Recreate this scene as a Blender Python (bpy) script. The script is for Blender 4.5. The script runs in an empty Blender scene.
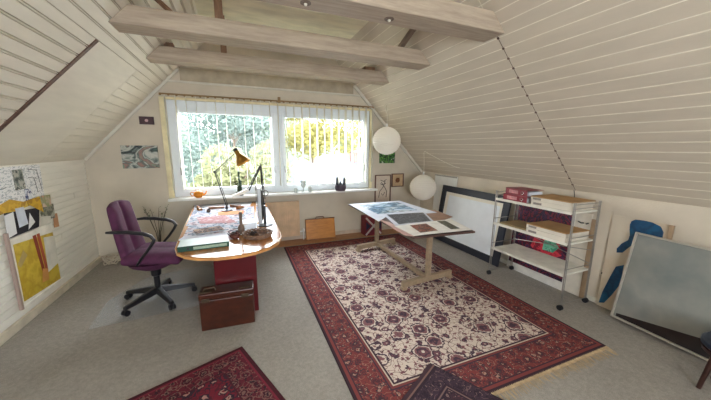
import bpy, math, random
from mathutils import Vector, Matrix
random.seed(7)
S = bpy.context.scene
COL = S.collection
pi = math.pi

# ------------------------------------------------------------------ camera
YAW, PITCH, ROLL, FPX = .3841, .1786, .0065, 287.88
cam_d = bpy.data.cameras.new('camera'); cam = bpy.data.objects.new('camera', cam_d); COL.objects.link(cam)
F = Vector((math.sin(YAW)*math.cos(PITCH), math.cos(YAW)*math.cos(PITCH), -math.sin(PITCH)))
R0 = Vector((math.cos(YAW), -math.sin(YAW), 0)); U0 = R0.cross(F)
Rt = R0*math.cos(ROLL)+U0*math.sin(ROLL); Up = -R0*math.sin(ROLL)+U0*math.cos(ROLL)
M = Matrix((Rt, Up, -F)).transposed().to_4x4(); M.translation = Vector((0, 0, 1.6))
cam.matrix_world = M
cam_d.sensor_width = 36; cam_d.lens = FPX*36/711; cam_d.clip_start = .02; cam_d.clip_end = 300
S.camera = cam

# ------------------------------------------------------------------ world, sun, exposure
W = bpy.data.worlds.new('World'); S.world = W; W.use_nodes = True
bg = W.node_tree.nodes['Background']
bg.inputs[0].default_value = (.88, .94, 1.0, 1); bg.inputs[1].default_value = 11.0
sun_d = bpy.data.lights.new('sun', 'SUN'); sun_d.energy = 2.5; sun_d.angle = .02; sun_d.color = (1, .93, .8)
sun = bpy.data.objects.new('sun', sun_d); COL.objects.link(sun)
sun.rotation_euler = Vector((-.75, 1, -.85)).to_track_quat('-Z', 'Y').to_euler()
def portal(name, loc, rot, sx, sy):
    d = bpy.data.lights.new(name, 'AREA'); d.shape = 'RECTANGLE'; d.size = sx; d.size_y = sy
    d.cycles.is_portal = True
    o = bpy.data.objects.new(name, d); COL.objects.link(o); o.location = loc; o.rotation_euler = rot
portal('window_portal', (.68, 5.18, 1.56), (-pi/2, 0, 0), 3.1, 1.4)
portal('fill_window_portal', (.35, -2.22, 1.47), (pi/2, 0, 0), 2.1, 1.5)  # guides sky light through the added rear fill window
vs = S.view_settings
vs.view_transform = 'Standard'; vs.look = 'None'; vs.exposure = 1.02; vs.gamma = 1; vs.use_curve_mapping = False
S.cycles.max_bounces = 12; S.cycles.diffuse_bounces = 8; S.cycles.transparent_max_bounces = 12
S.cycles.sample_clamp_indirect = 8

# ------------------------------------------------------------------ materials
def srgb(c):
    return tuple(((v/255)/12.92 if v/255 <= .04045 else ((v/255+.055)/1.055)**2.4) for v in c)
MATS = {}
class NT:
    def __init__(s, m): s.m = m; m.use_nodes = True; s.t = m.node_tree; s.b = s.t.nodes['Principled BSDF']
    def n(s, ty, **kw):
        x = s.t.nodes.new(ty)
        for k, v in kw.items():
            if k in ('operation', 'blend_type', 'data_type', 'feature', 'distance', 'interpolation_type', 'wave_type', 'bands_direction', 'noise_dimensions', 'voronoi_dimensions', 'clamp'): setattr(x, k, v)
            else: s.put(x.inputs[k.replace('_', ' ')], v)
        return x
    def put(s, sock, v):
        if hasattr(v, 'links') or isinstance(v, bpy.types.NodeSocket): s.t.links.new(v, sock)
        else: sock.default_value = v
    def math(s, op, a, b=0., c=None):
        x = s.t.nodes.new('ShaderNodeMath'); x.operation = op; s.put(x.inputs[0], a); s.put(x.inputs[1], b)
        if c is not None: s.put(x.inputs[2], c)
        return x.outputs[0]
    def mix(s, f, a, b):
        x = s.t.nodes.new('ShaderNodeMixRGB'); s.put(x.inputs[0], f)
        for i, v in ((1, a), (2, b)):
            if isinstance(v, tuple) and len(v) == 3: v = v+(1,)
            s.put(x.inputs[i], v)
        return x.outputs[0]
    def co(s): return s.n('ShaderNodeTexCoord').outputs['Object']
    def noise(s, scale, detail=3, vec=None, rough=.5):
        x = s.n('ShaderNodeTexNoise', Scale=scale, Detail=float(detail), Roughness=rough); s.t.links.new(vec or s.co(), x.inputs['Vector']); return x.outputs[0]
    def voro(s, scale, vec=None, rnd=1.):
        x = s.n('ShaderNodeTexVoronoi', Scale=scale, Randomness=rnd); s.t.links.new(vec or s.co(), x.inputs['Vector']); return x
    def ramp(s, f, stops, const=False):
        x = s.t.nodes.new('ShaderNodeValToRGB'); s.t.links.new(f, x.inputs[0]); e = x.color_ramp
        if const: e.interpolation = 'CONSTANT'
        while len(e.elements) < len(stops): e.elements.new(.5)
        for q, (p, c) in zip(e.elements, stops):
            q.position = p; q.color = c if len(c) == 4 else c+(1,)
        return x.outputs[0]
    def bump(s, h, strength=.3, dist=.01):
        x = s.n('ShaderNodeBump', Strength=strength, Distance=dist, Height=h); s.t.links.new(x.outputs[0], s.b.inputs['Normal'])
def mat(name, rgb, rough=.6, metal=0., var=.08, scale=8., bump=0., bscale=60., spec=.5, emit=0., alpha=1., trans=0., stretch=None, sub=None):
    if name in MATS: return MATS[name]
    m = bpy.data.materials.new(name); MATS[name] = m; t = NT(m); c = srgb(rgb)
    t.b.inputs['Roughness'].default_value = rough; t.b.inputs['Metallic'].default_value = metal
    t.b.inputs['Specular IOR Level'].default_value = spec
    vec = t.co()
    if stretch:
        mp = t.n('ShaderNodeMapping'); t.t.links.new(vec, mp.inputs[0]); mp.inputs['Scale'].default_value = stretch; vec = mp.outputs[0]
    nz = t.noise(scale, 4, vec)
    lo = tuple(max(0, v*(1-var*2)) for v in c); hi = tuple(min(1, v*(1+var*1.2)) for v in c)
    col = t.ramp(nz, [(.3, lo), (.7, hi)])
    t.t.links.new(col, t.b.inputs['Base Color'])
    if bump: t.bump(t.noise(bscale, 3, vec), bump, .01)
    if emit: t.b.inputs['Emission Strength'].default_value = emit; t.b.inputs['Emission Color'].default_value = c+(1,)
    if alpha < 1: t.b.inputs['Alpha'].default_value = alpha
    if trans: t.b.inputs['Transmission Weight'].default_value = trans
    return m
def wood(name, a, b, stretch=(12, 1, 12), rough=.5, scale=3.):
    if name in MATS: return MATS[name]
    m = bpy.data.materials.new(name); MATS[name] = m; t = NT(m)
    mp = t.n('ShaderNodeMapping'); t.t.links.new(t.co(), mp.inputs[0]); mp.inputs['Scale'].default_value = stretch
    nz = t.noise(scale, 6, mp.outputs[0], .65)
    t.t.links.new(t.ramp(nz, [(.3, srgb(a)), (.7, srgb(b))]), t.b.inputs['Base Color'])
    t.b.inputs['Roughness'].default_value = rough
    t.bump(nz, .15, .004)
    return m
def translucent(name, rgb, w=.5):
    if name in MATS: return MATS[name]
    m = bpy.data.materials.new(name); MATS[name] = m; t = NT(m); c = srgb(rgb)+(1,)
    d = t.n('ShaderNodeBsdfDiffuse', Color=c); tr = t.n('ShaderNodeBsdfTranslucent', Color=c)
    mx = t.n('ShaderNodeMixShader'); mx.inputs[0].default_value = w
    t.t.links.new(d.outputs[0], mx.inputs[1]); t.t.links.new(tr.outputs[0], mx.inputs[2])
    t.t.links.new(mx.outputs[0], t.t.nodes['Material Output'].inputs[0])
    return m
def glass(name, tint=(1, 1, 1), gloss=.08, alpha_col=None):
    if name in MATS: return MATS[name]
    m = bpy.data.materials.new(name); MATS[name] = m; t = NT(m)
    tr = t.n('ShaderNodeBsdfTransparent', Color=tint+(1,)); g = t.n('ShaderNodeBsdfGlossy', Roughness=.03)
    g.inputs[0].default_value = (1, 1, 1, 1)
    lw = t.n('ShaderNodeFresnel', IOR=1.12)
    mx = t.n('ShaderNodeMixShader'); t.t.links.new(lw.outputs[0], mx.inputs[0])
    t.t.links.new(tr.outputs[0], mx.inputs[1]); t.t.links.new(g.outputs[0], mx.inputs[2])
    t.t.links.new(mx.outputs[0], t.t.nodes['Material Output'].inputs[0])
    return m
def patches(name, cols, scale, stretch=None, rough=.5, smooth=False, dist=0.):
    """irregular picture: noise sent through a ramp of colours"""
    if name in MATS: return MATS[name]
    m = bpy.data.materials.new(name); MATS[name] = m; t = NT(m)
    vec = t.co()
    if stretch:
        mp = t.n('ShaderNodeMapping'); t.t.links.new(vec, mp.inputs[0]); mp.inputs['Scale'].default_value = stretch; vec = mp.outputs[0]
    x = t.n('ShaderNodeTexNoise', Scale=scale, Detail=5., Distortion=dist); t.t.links.new(vec, x.inputs['Vector'])
    k = len(cols); st = [(.3+.4*i/k, srgb(c)) for i, c in enumerate(cols)]
    t.t.links.new(t.ramp(x.outputs[0], st, not smooth), t.b.inputs['Base Color'])
    t.b.inputs['Roughness'].default_value = rough
    return m

# ------------------------------------------------------------------ mesh builder
class G:
    def __init__(s, T=None): s.v = []; s.f = []; s.T = T or Matrix.Identity(4)
    def add(s, vs, fs):
        n = len(s.v); s.v += [s.T @ Vector(v) for v in vs]; s.f += [tuple(i+n for i in f) for f in fs]; return s
    def box(s, x0, x1, y0, y1, z0, z1):
        return s.hexa([(x0, y0, z0), (x1, y0, z0), (x1, y1, z0), (x0, y1, z0)], [(x0, y0, z1), (x1, y0, z1), (x1, y1, z1), (x0, y1, z1)])
    def hexa(s, a, b):
        n = len(a)
        return s.add(list(a)+list(b), [tuple(range(n))[::-1], tuple(range(n, 2*n))]+[(i, (i+1) % n, n+(i+1) % n, n+i) for i in range(n)])
    def slab(s, quad, th):
        q = [Vector(p) for p in quad]; nrm = (q[1]-q[0]).cross(q[2]-q[0]).normalized()*th
        return s.hexa([p-nrm for p in q], q)
    def prism(s, pts, z0, z1):
        return s.hexa([(x, y, z0) for x, y in pts], [(x, y, z1) for x, y in pts])
    def cyl(s, p0, p1, r0, r1=None, n=12):
        return s.tube([p0, p1], [r0, r0 if r1 is None else r1], n)
    def tube(s, pts, r, n=8, closed=False):
        P = [Vector(p) for p in pts]; k = len(P); rs = r if isinstance(r, (list, tuple)) else [r]*k
        vs = []; ref = None
        for i in range(k):
            a = P[(i-1) % k] if (closed or i > 0) else P[i]; b = P[(i+1) % k] if (closed or i < k-1) else P[i]
            d = (b-a)
            if d.length < 1e-9: d = Vector((0, 0, 1))
            d.normalize()
            if ref is None: ref = Vector((0, 0, 1)) if abs(d.z) < .9 else Vector((1, 0, 0))
            u = d.cross(ref)
            if u.length < 1e-6: u = d.orthogonal()
            u.normalize(); w = d.cross(u).normalized(); ref = -w if False else ref
            ref = u.cross(d)
            for j in range(n):
                t = 2*pi*j/n; vs.append(P[i]+(u*math.cos(t)+w*math.sin(t))*rs[i])
        fs = []
        for i in range(k if closed else k-1):
            for j in range(n):
                a = i*n+j; b = i*n+(j+1) % n; c = ((i+1) % k)*n+(j+1) % n; d = ((i+1) % k)*n+j
                fs.append((a, d, c, b))
        if not closed: fs += [tuple(range(n)), tuple(range((k-1)*n, k*n))[::-1]]
        return s.add(vs, fs)
    def lathe(s, prof, c=(0, 0, 0), n=24, axis=None):
        T = Matrix.Translation(Vector(c))
        if axis is not None: T = T @ Vector(axis).normalized().to_track_quat('Z', 'Y').to_matrix().to_4x4()
        vs = []; fs = []; k = len(prof)
        for r, z in prof:
            for j in range(n): t = 2*pi*j/n; vs.append(T @ Vector((max(r, .0004)*math.cos(t), max(r, .0004)*math.sin(t), z)))
        for i in range(k-1):
            for j in range(n): fs.append((i*n+j, i*n+(j+1) % n, (i+1)*n+(j+1) % n, (i+1)*n+j))
        fs += [tuple(range(n))[::-1], tuple(range((k-1)*n, k*n))]
        return s.add(vs, fs)
    def ball(s, c, r, n=16, sc=(1, 1, 1)):
        vs = []; fs = []; m = n//2
        for i in range(1, m):
            p = pi*i/m
            for j in range(n): t = 2*pi*j/n; vs.append((c[0]+r*sc[0]*math.sin(p)*math.cos(t), c[1]+r*sc[1]*math.sin(p)*math.sin(t), c[2]-r*sc[2]*math.cos(p)))
        b = len(vs); vs += [(c[0], c[1], c[2]-r*sc[2]), (c[0], c[1], c[2]+r*sc[2])]
        for i in range(m-2):
            for j in range(n): fs.append((i*n+j, i*n+(j+1) % n, (i+1)*n+(j+1) % n, (i+1)*n+j))
        for j in range(n): fs += [(b, (j+1) % n, j), (b+1, (m-2)*n+j, (m-2)*n+(j+1) % n)]
        return s.add(vs, fs)
ORG = {}
def prop(o, label=None, cat=None, group=None, kind=None):
    if label: o['label'] = label
    if cat: o['category'] = cat
    if group: o['group'] = group
    if kind: o['kind'] = kind
    return o
def thing(name, loc, label, cat, group=None, kind=None):
    o = bpy.data.objects.new(name, None); COL.objects.link(o); o.location = loc; o.empty_display_size = .1
    ORG[o.name] = Vector(loc); return prop(o, label, cat, group, kind)
def obj(name, g, m, parent=None, smooth=False, bevel=0., sub=0, org=None, seg=2):
    me = bpy.data.meshes.new(name)
    if parent is not None: org = ORG[parent.name]
    elif org is None:
        lo = [min(v[i] for v in g.v) for i in range(3)]; hi = [max(v[i] for v in g.v) for i in range(3)]
        org = Vector(((lo[0]+hi[0])/2, (lo[1]+hi[1])/2, lo[2]))
    org = Vector(org)
    me.from_pydata([tuple(v-org) for v in g.v], [], g.f); me.update()
    me.materials.append(m)
    if smooth:
        for p in me.polygons: p.use_smooth = True
    o = bpy.data.objects.new(name, me); COL.objects.link(o); ORG[o.name] = org
    if parent is not None: o.parent = parent
    else: o.location = org
    if bevel:
        b = o.modifiers.new('bevel', 'BEVEL'); b.width = bevel; b.segments = seg; b.limit_method = 'ANGLE'; b.harden_normals = False
    if sub:
        b = o.modifiers.new('sub', 'SUBSURF'); b.levels = sub; b.render_levels = sub
    if smooth and not sub:
        try:
            me.set_sharp_from_angle(angle=math.radians(40))
        except Exception: pass
    return o
def struct(name, g, m, parent=None, **k):
    o = obj(name, g, m, parent, **k)
    if parent is None: o['kind'] = 'structure'
    return o
def copy_tree(o, parent=None):
    c = o.copy(); COL.objects.link(c); c.parent = parent
    if o.name in ORG: ORG[c.name] = ORG[o.name]
    for ch in [x for x in bpy.data.objects if x.parent == o and x is not c]: copy_tree(ch, c)
    return c

# ------------------------------------------------------------------ room dimensions
D, XL, XR, KL, KR, TL, TR = 4.93, -1.90, 3.434, 1.435, 1.151, 1.059, 1.038
YB, ZC, JL, JR = -2.0, 3.10, 3.03, 2.01
ZB, ZT = 2.535, 2.68
SLx = lambda z: XL+(z-KL)/TL
SRx = lambda z: XR-(z-KR)/TR

m_cream = mat('cream paint', (214, 205, 184), .55, var=.05, scale=2.5, bump=.08, bscale=40)
m_board_l = mat('cream board paint lit left', (232, 226, 210), .5, var=.035, scale=3, bump=.08, bscale=30, stretch=(4, .7, 4))  # same boards as the right; this slope's brighter light is put into the colour
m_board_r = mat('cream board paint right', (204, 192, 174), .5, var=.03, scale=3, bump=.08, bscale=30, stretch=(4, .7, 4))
m_groove = mat('pale groove paint', (236, 228, 210), .6)
m_groove_d = mat('shadow groove paint', (150, 134, 112), .7)
m_wall = mat('beige wall plaster', (206, 196, 178), .8, var=.06, scale=2.2, bump=.25, bscale=90)
m_knee_r = mat('off white wall plaster', (214, 202, 184), .8, var=.1, scale=1.6, bump=.2, bscale=60)
m_white = mat('white gloss paint', (232, 232, 228), .35, var=.02)
m_darkwood = wood('dark brown trim wood', (70, 48, 40), (112, 82, 68))
m_trim = mat('pale trim paint', (212, 208, 194), .5, var=.04)

# carpet
def carpet():
    m = bpy.data.materials.new('grey beige carpet'); t = NT(m)
    a = t.noise(260, 2); b = t.noise(2.2, 3); c = t.noise(45, 3)
    base = t.ramp(b, [(.3, srgb((148, 142, 136))), (.7, srgb((162, 156, 149)))])
    sp = t.ramp(a, [(.35, srgb((122, 115, 106))), (.65, srgb((190, 184, 175)))])
    x = t.mix(.45, base, sp); y = t.ramp(c, [(.3, (.75, .75, .75)), (.7, (1.1, 1.1, 1.1))])
    mm = t.n('ShaderNodeMixRGB', blend_type='MULTIPLY'); mm.inputs[0].default_value = .6; t.put(mm.inputs[1], x); t.put(mm.inputs[2], y)
    t.t.links.new(mm.outputs[0], t.b.inputs['Base Color']); t.b.inputs['Roughness'].default_value = .97; t.b.inputs['Specular IOR Level'].default_value = .15
    t.bump(a, .5, .006); return m
struct('floor', G().box(XL-.1, XR+.1, YB-.1, D+.25, -.1, 0), carpet())
m_floorwood = wood('orange brown floor board', (150, 104, 66), (186, 138, 94), (2, 14, 14), .45)
struct('trim_1', G().box(.45, XR-.001, 4.62, D-.001, 0, .006), m_floorwood)

# --- boards on the slopes
def slope_boards(x_of, z0, z1, y0, y1, side, gap, step, th=.014, th0=.012):
    if side > 0: th = .012-.0022 if th < .0144 else th-.0025
    """boards laid on the plane x = x_of(z); grow into the room"""
    g = G(); T = TL if side < 0 else TR
    L = math.hypot(1, 1/T); nx, nz = (T, -1) if side < 0 else (-T, -1)
    q = math.hypot(nx, nz); nx /= q; nz /= q
    z = z0
    while z < z1-.01:
        za, zb = z, min(z+step-gap, z1); c = .002 if step-gap > .01 else .0006
        def P(zz, off): return (x_of(zz)+nx*(off-th0), zz+nz*(off-th0))
        prof = [P(za, 0), P(za, th-c), P(za+c, th), P(zb-c, th), P(zb, th-c), P(zb, 0)]
        a = [(px, y0, pz) for px, pz in prof]; b = [(px, y1, pz) for px, pz in prof]
        g.hexa(a, b); z += step
    return g
# left slope: backing slab then boards
def slope_slab(x_of, z0, z1, y0, y1, side, off=.12):
    g = G(); xo = x_of; x_of = lambda z: xo(z)+side*(.0172 if side < 0 else .0032); a = [(x_of(z0), z0), (x_of(z1), z1), (x_of(z1)+side*off, z1+.02), (x_of(z0)+side*off, z0)]
    return g.hexa([(x, y0, z) for x, z in a], [(x, y1, z) for x, z in a])
struct('ceiling_left_slope', slope_slab(SLx, KL-.04, ZC+.02, YB-.1, D+.2, -1), mat('muted groove paint', (186, 174, 150), .7))
ZS = 2.42
gl = slope_boards(SLx, KL-.01, ZS, YB, JL-.035, -1, .0145, .0725, .014)
gb_ = slope_boards(lambda z: SLx(z), KL-.01+.0622, ZS, YB, JL-.035, -1, .0672, .0725, .014); gl.add(gb_.v, gb_.f)
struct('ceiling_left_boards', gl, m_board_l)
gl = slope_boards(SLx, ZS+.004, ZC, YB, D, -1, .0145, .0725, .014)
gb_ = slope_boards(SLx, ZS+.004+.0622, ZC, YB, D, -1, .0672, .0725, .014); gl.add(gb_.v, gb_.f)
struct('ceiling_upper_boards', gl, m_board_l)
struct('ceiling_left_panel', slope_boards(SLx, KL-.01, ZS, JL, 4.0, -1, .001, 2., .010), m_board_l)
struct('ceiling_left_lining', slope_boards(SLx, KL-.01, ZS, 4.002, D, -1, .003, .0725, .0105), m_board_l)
struct('trim_2', slope_boards(SLx, KL-.01, ZS, JL-.036, JL+.004, -1, 0, .5, .022), m_darkwood)
struct('ceiling_right_slope', slope_slab(SRx, KR-.03, ZC+.02, YB-.1, D+.2, 1), m_groove)
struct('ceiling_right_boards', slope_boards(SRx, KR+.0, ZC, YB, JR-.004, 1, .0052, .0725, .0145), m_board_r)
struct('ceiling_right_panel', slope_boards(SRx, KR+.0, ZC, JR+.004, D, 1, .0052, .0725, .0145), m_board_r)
gj = slope_boards(SRx, KR, 2.55, JR-.0045, JR+.0045, 1, 0, .5, .0135)
for i in range(19):
    z = KR-.0035+.0725*(i+1); q_ = slope_boards(SRx, z-.008, z+.008, JR-.011, JR+.011, 1, 0, .5, .0155); gj.add(q_.v, q_.f)
struct('trim_3', gj, m_darkwood)
struct('ceiling', G().box(SLx(ZC)-.05, SRx(ZC)+.05, YB-.1, D+.2, ZC, ZC+.1), mat('pale ceiling panel', (236, 228, 200), .7, var=.08, scale=3, stretch=(1, 3, 1)))

# knee walls
def plank_wall():
    g = G().box(XL-.12, XL-.012, YB-.1, D+.2, 0, KL); z = .09
    while z < KL-.01:
        z1 = min(z+.068, KL-.002); y = YB
        while y < D:
            y1 = min(y+random.uniform(1.2, 2.4), D); th = random.uniform(0, .004)
            g.box(XL-.014, XL-th, y, y1-.003, z+.002, z1-.007); y = y1
        z += .068
    return g
m_plank = mat('white washed planks', (243, 240, 230), .6, var=.035, scale=4, bump=.2, bscale=24, stretch=(1, .5, 3))
struct('wall_left', plank_wall(), m_plank)
struct('baseboard_left', G().box(XL-.01, XL+.022, YB, D, 0, .075), mat('cream skirting paint', (214, 204, 184), .5), bevel=.003)
struct('wall_right', G().box(XR, XR+.12, YB-.1, D+.2, 0, KR), m_knee_r)
struct('baseboard_right', G().box(XR-.014, XR, YB, D, 0, .05), m_trim)

# far wall with opening
WX0, WX1, WZ0, WZ1 = -.91, 2.26, .86, 2.26
def gable(y0, y1, ox0, ox1, oz0, oz1):
    g = G(); E = .1
    def pr(pts): g.hexa([(x, y0, z) for x, z in pts], [(x, y1, z) for x, z in pts])
    pr([(XL-E, 0), (ox0, 0), (ox0, oz0), (XL-E, oz0)][::1]); pr([(ox0, 0), (ox1, 0), (ox1, oz0), (ox0, oz0)]); pr([(ox1, 0), (XR+E, 0), (XR+E, oz0), (ox1, oz0)])
    pr([(XL-E, oz0), (ox0, oz0), (ox0, oz1), (SLx(oz1)-E if SLx(oz1)-E < ox0 else ox0, oz1), (XL-E, KL)])
    pr([(ox1, oz0), (XR+E, oz0), (XR+E, KR), (max(SRx(oz1)+E, ox1), oz1), (ox1, oz1)])
    pr([(SLx(oz1)-E, oz1), (SRx(oz1)+E, oz1), (SRx(ZC)+E, ZC+.05), (SLx(ZC)-E, ZC+.05)])
    return g
struct('wall_far', gable(D, D+.2, WX0, WX1, WZ0, WZ1), m_wall)
struct('wall_back', gable(YB-.2, YB, -.65, 1.35, .75, 2.2), m_wall)
struct('baseboard_far', G().box(XL, XR, D-.016, D, .006, .075), mat('pinkish skirting paint', (196, 178, 158), .5), bevel=.003)
# painted shade band and mouldings above the window
struct('trim_4', G().box(SLx(2.53), SRx(2.53), D-.035, D, 2.495, 2.52), m_trim, bevel=.004)
struct('shade_band', G().box(SLx(2.69)+.02, SRx(2.69)-.02, D-.02, D, 2.52, 2.70), mat('shaded wall band paint', (176, 164, 142), .7))  # darker colour stands for the shade on the upper wall
def diag(x_of, side, w, z0, z1, th):
    g = G(); T = (1, TL) if side < 0 else (-1, TR); L = math.hypot(*T)
    n = (T[1]/L*1, -1/L) if side < 0 else (-T[1]/L, -1/L)
    a = [(x_of(z0), z0), (x_of(z0)+n[0]*w, z0+n[1]*w), (x_of(z1)+n[0]*w, z1+n[1]*w), (x_of(z1), z1)]
    return g.hexa([(x, D-th, z) for x, z in a], [(x, D, z) for x, z in a])
struct('trim_6', diag(SLx, -1, .035, KL, 2.68, .03), m_trim)
struct('trim_7', diag(SRx, 1, .045, KR, 2.68, .05), m_trim)

# ------------------------------------------------------------------ window_1
win = thing('window_1', (.675, D+.05, WZ0), None, None, kind='structure')
FY0, FY1 = D+.02, D+.09
g = G(); g.box(WX0, WX1, FY0, FY1, WZ0, .93); g.box(WX0, WX1, FY0, FY1, 2.14, WZ1)
g.box(WX0, -.82, FY0, FY1, .93, 2.14); g.box(2.19, WX1, FY0, FY1, .93, 2.14); g.box(.585, .685, FY0, FY1, .93, 2.14)
obj('window_frame', g, mat('white window paint', (226, 232, 238), .4, var=.02), win, bevel=.004)
mg = glass('window glass')
for a, b in ((-.82, .585), (.685, 2.19)):
    s = G(); w = .055; y0, y1 = D+.0, D+.06
    s.box(a, a+w, y0, y1, .93, 2.14); s.box(b-w, b, y0, y1, .93, 2.14); s.box(a+w, b-w, y0, y1, .93, .985); s.box(a+w, b-w, y0, y1, 2.085, 2.14)
    sa = obj('casement', s, MATS['white window paint'], win, bevel=.004)
    obj('window_pane', G().box(a+w, b-w, D+.03, D+.034, .985, 2.085), mg, sa)
    for hx in ((a+.028,) if a < 0 else (b-.028,)) + ((b-.028,) if a < 0 else (a+.028,)):
        obj('window_handle', G().cyl((hx, D, 1.28), (hx, D-.035, 1.28), .008).box(hx-.008, hx+.008, D-.042, D-.03, 1.19, 1.3), mat('brushed steel', (150, 150, 150), .3, 1.), sa)
obj('window_casing', G().box(WX0-.07, WX0, D-.03, D, WZ0-.03, WZ1+.03).box(WX1, WX1+.05, D-.03, D, WZ0-.03, WZ1+.03).box(WX0, WX1, D-.03, D, WZ1, WZ1+.03), mat('yellowed casing paint', (232, 220, 178), .5), win, bevel=.004)
obj('window_sill', G().box(-.97, 2.36, 4.74, D+.02, .825, .86), m_white, win, bevel=.008)
wb = thing('fill_window', (.75, YB-.1, .85), None, None, kind='structure')  # unseen window behind the camera, added to give fill light
g = G(); g.box(-.65, 1.35, YB-.12, YB-.06, .75, .83).box(-.65, 1.35, YB-.12, YB-.06, 2.12, 2.2)
for x in (-.65, .31, 1.27): g.box(x, x+.08, YB-.12, YB-.06, .83, 2.12)
obj('window_frame', g, MATS['white window paint'], wb)
obj('window_pane', G().box(-.57, 1.27, YB-.1, YB-.096, .83, 2.12), mg, wb)

# ------------------------------------------------------------------ ceiling beams
m_beam = wood('cream washed beam wood', (152, 136, 120), (188, 172, 152), (1, 10, 10), .65)
m_brown = wood('reddish brown timber', (104, 76, 58), (150, 116, 90), (10, 10, 1.5), .6)
def beam(y0, y1, label, zt=ZT):
    t = thing('ceiling_beam', ((SLx(ZB)+SRx(ZB))/2, (y0+y1)/2, ZB), label, 'beam', 'painted beams spanning the attic')
    a = [(SLx(ZB)+.002, ZB), (SRx(ZB)-.002, ZB), (SRx(zt)-.002, zt), (SLx(zt)+.002, zt)]
    obj('beam_body', G().hexa([(x, y0, z) for x, z in a], [(x, y1, z) for x, z in a]), m_beam, t, bevel=.006)
    return t
b1 = beam(1.928, 2.158, 'painted ceiling beam nearest the camera with two small round sockets underneath')
b2 = beam(2.927, 3.16, 'painted ceiling beam second from the window carrying a brown post')
b3 = beam(3.911, 4.11, 'painted ceiling beam closest to the window')
for b, x in ((b1, .471), (b1, 1.09)):
    s = obj('socket', G().lathe([(.0, ZB-.006), (.018, ZB-.006), (.022, ZB-.003), (.036, ZB-.004), (.036, ZB+.002)], (x, 2.06, 0), 18), mat('brass socket', (104, 88, 74), .45, .3), b, smooth=True)
    obj('bulb', G().ball((x, 2.06, ZB-.010), .012, 12), mat('pale bulb glass', (220, 215, 200), .2), s, smooth=True)
obj('post', G().box(-.115, -.05, 2.98, 3.05, ZT, ZC), m_brown, b2, bevel=.004)
obj('post', G().box(-.115, -.05, 3.96, 4.03, ZT, ZC), m_brown, b3, bevel=.004)
obj('brace', G().cyl((-.42, 3.03, ZT), (-.60, 3.03, 2.84), .02, n=4), m_brown, b2)
obj('brace', G().slab([(1.72, 3.05, ZT), (1.78, 3.05, ZT+.0), (1.72, 2.55, ZT+.13), (1.67, 2.55, ZT+.13)], .03), wood('grey brown batten', (110, 92, 80), (140, 120, 104)), b2)
obj('end_block', G().box(-.69, -.60, 3.98, 4.08, ZT, ZT+.06), m_brown, b3)
obj('end_block', G().box(1.74, 1.90, 3.98, 4.08, ZT, ZT+.06), m_brown, b3)

# ------------------------------------------------------------------ vertical blind
bl = thing('vertical_blind', (.69, 4.87, .95), 'open white vertical blind hanging across the whole wide window', 'blind')
rail = G().tube([(-.96, 4.87, 2.325), (2.34, 4.87, 2.325)], .011)
for i in range(34): rail.ball((-.95+.0985*i, 4.87, 2.315), .016, 8)
obj('rail', rail, mat('aged brass', (150, 122, 84), .5, .3), bl, smooth=True)
obj('bracket', G().box(.635, .675, 4.86, D-.03, 2.30, 2.385), mat('aged brass', (150, 122, 84)), bl, bevel=.003)
sl = G(); x = -.90; i = 0
while x < 2.30:
    a = math.radians(90+random.uniform(-4, 4)); w = .045
    dx, dy = math.cos(a)*w, math.sin(a)*w
    z0 = .975+random.uniform(-.006, .006)
    sl.prism([(x-dx-.0008, 4.88-dy), (x-dx+.0008, 4.88-dy), (x+dx+.0008, 4.88+dy), (x+dx-.0008, 4.88+dy)], z0, 2.29)
    sl.cyl((x, 4.87, 2.285), (x, 4.87, 2.318), .003, n=5); x += .1275; i += 1
obj('slats', sl, translucent('white blind fabric', (238, 236, 226), .45), bl)

# ------------------------------------------------------------------ outside
m_grass = mat('lawn grass', (62, 68, 44), .9, var=.2, scale=.5)
lawn = obj('lawn', G().box(-40, 60, 7, 60, -2.9, -2.8), m_grass, org=(0, 20, -2.8)); prop(lawn, 'pale lawn outside far below the window', 'lawn', kind='structure')
def tree(x, y, zc, rx, rz, cols, seed, label, n=7000, leaf=.10):
    rnd = random.Random(seed)
    t = thing('garden_tree', (x, y, -2.8), label, 'tree')
    obj('trunk', G().tube([(x, y, -2.8), (x+.1, y, -1), (x, y, zc)], [.16, .12, .05], 8).tube([(x, y, zc-1.2), (x+rx*.5, y, zc+rz*.4)], [.06, .02], 6).tube([(x, y, zc-1), (x-rx*.5, y, zc+rz*.4)], [.06, .02], 6), mat('tree bark', (110, 95, 80), .9), t)
    g = G(); lobes = [(rnd.gauss(0, .45)*rx, rnd.gauss(0, .45)*rx, rnd.gauss(0, .45)*rz, rnd.uniform(.35, .6)) for _ in range(14)]
    for _ in range(n):
        lx, ly, lz, lr = rnd.choice(lobes)
        v = Vector((rnd.gauss(0, 1), rnd.gauss(0, 1), rnd.gauss(0, 1))).normalized()*lr*rnd.uniform(.6, 1)
        c = Vector((x+lx+v.x*rx, y+ly+v.y*rx, zc+lz+v.z*rz))
        a = Vector((rnd.gauss(0, 1), rnd.gauss(0, 1), rnd.gauss(0, 1))).normalized(); b = a.orthogonal().normalized()
        s = leaf*rnd.uniform(.6, 1.4); a = a*s; b = b*s*.55
        g.add([c-a, c+b, c+a, c-b], [(0, 1, 2, 3)])
    m = translucent('leaves %d' % seed, cols, .4)
    obj('foliage', g, m, t)
tree(-4.2, 14, 1.6, 1.7, 2.4, (96, 106, 96), 1, 'blue green tree outside at the far left of the left window')
tree(-.3, 12.5, .4, 1.5, 1.3, (108, 110, 82), 2, 'yellow green tree outside behind the lit desk lamp')
tree(-.2, 18.5, 3.0, 3.2, 2.6, (98, 110, 104), 3, 'tall grey green tree outside the upper left window', 12000)
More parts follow.
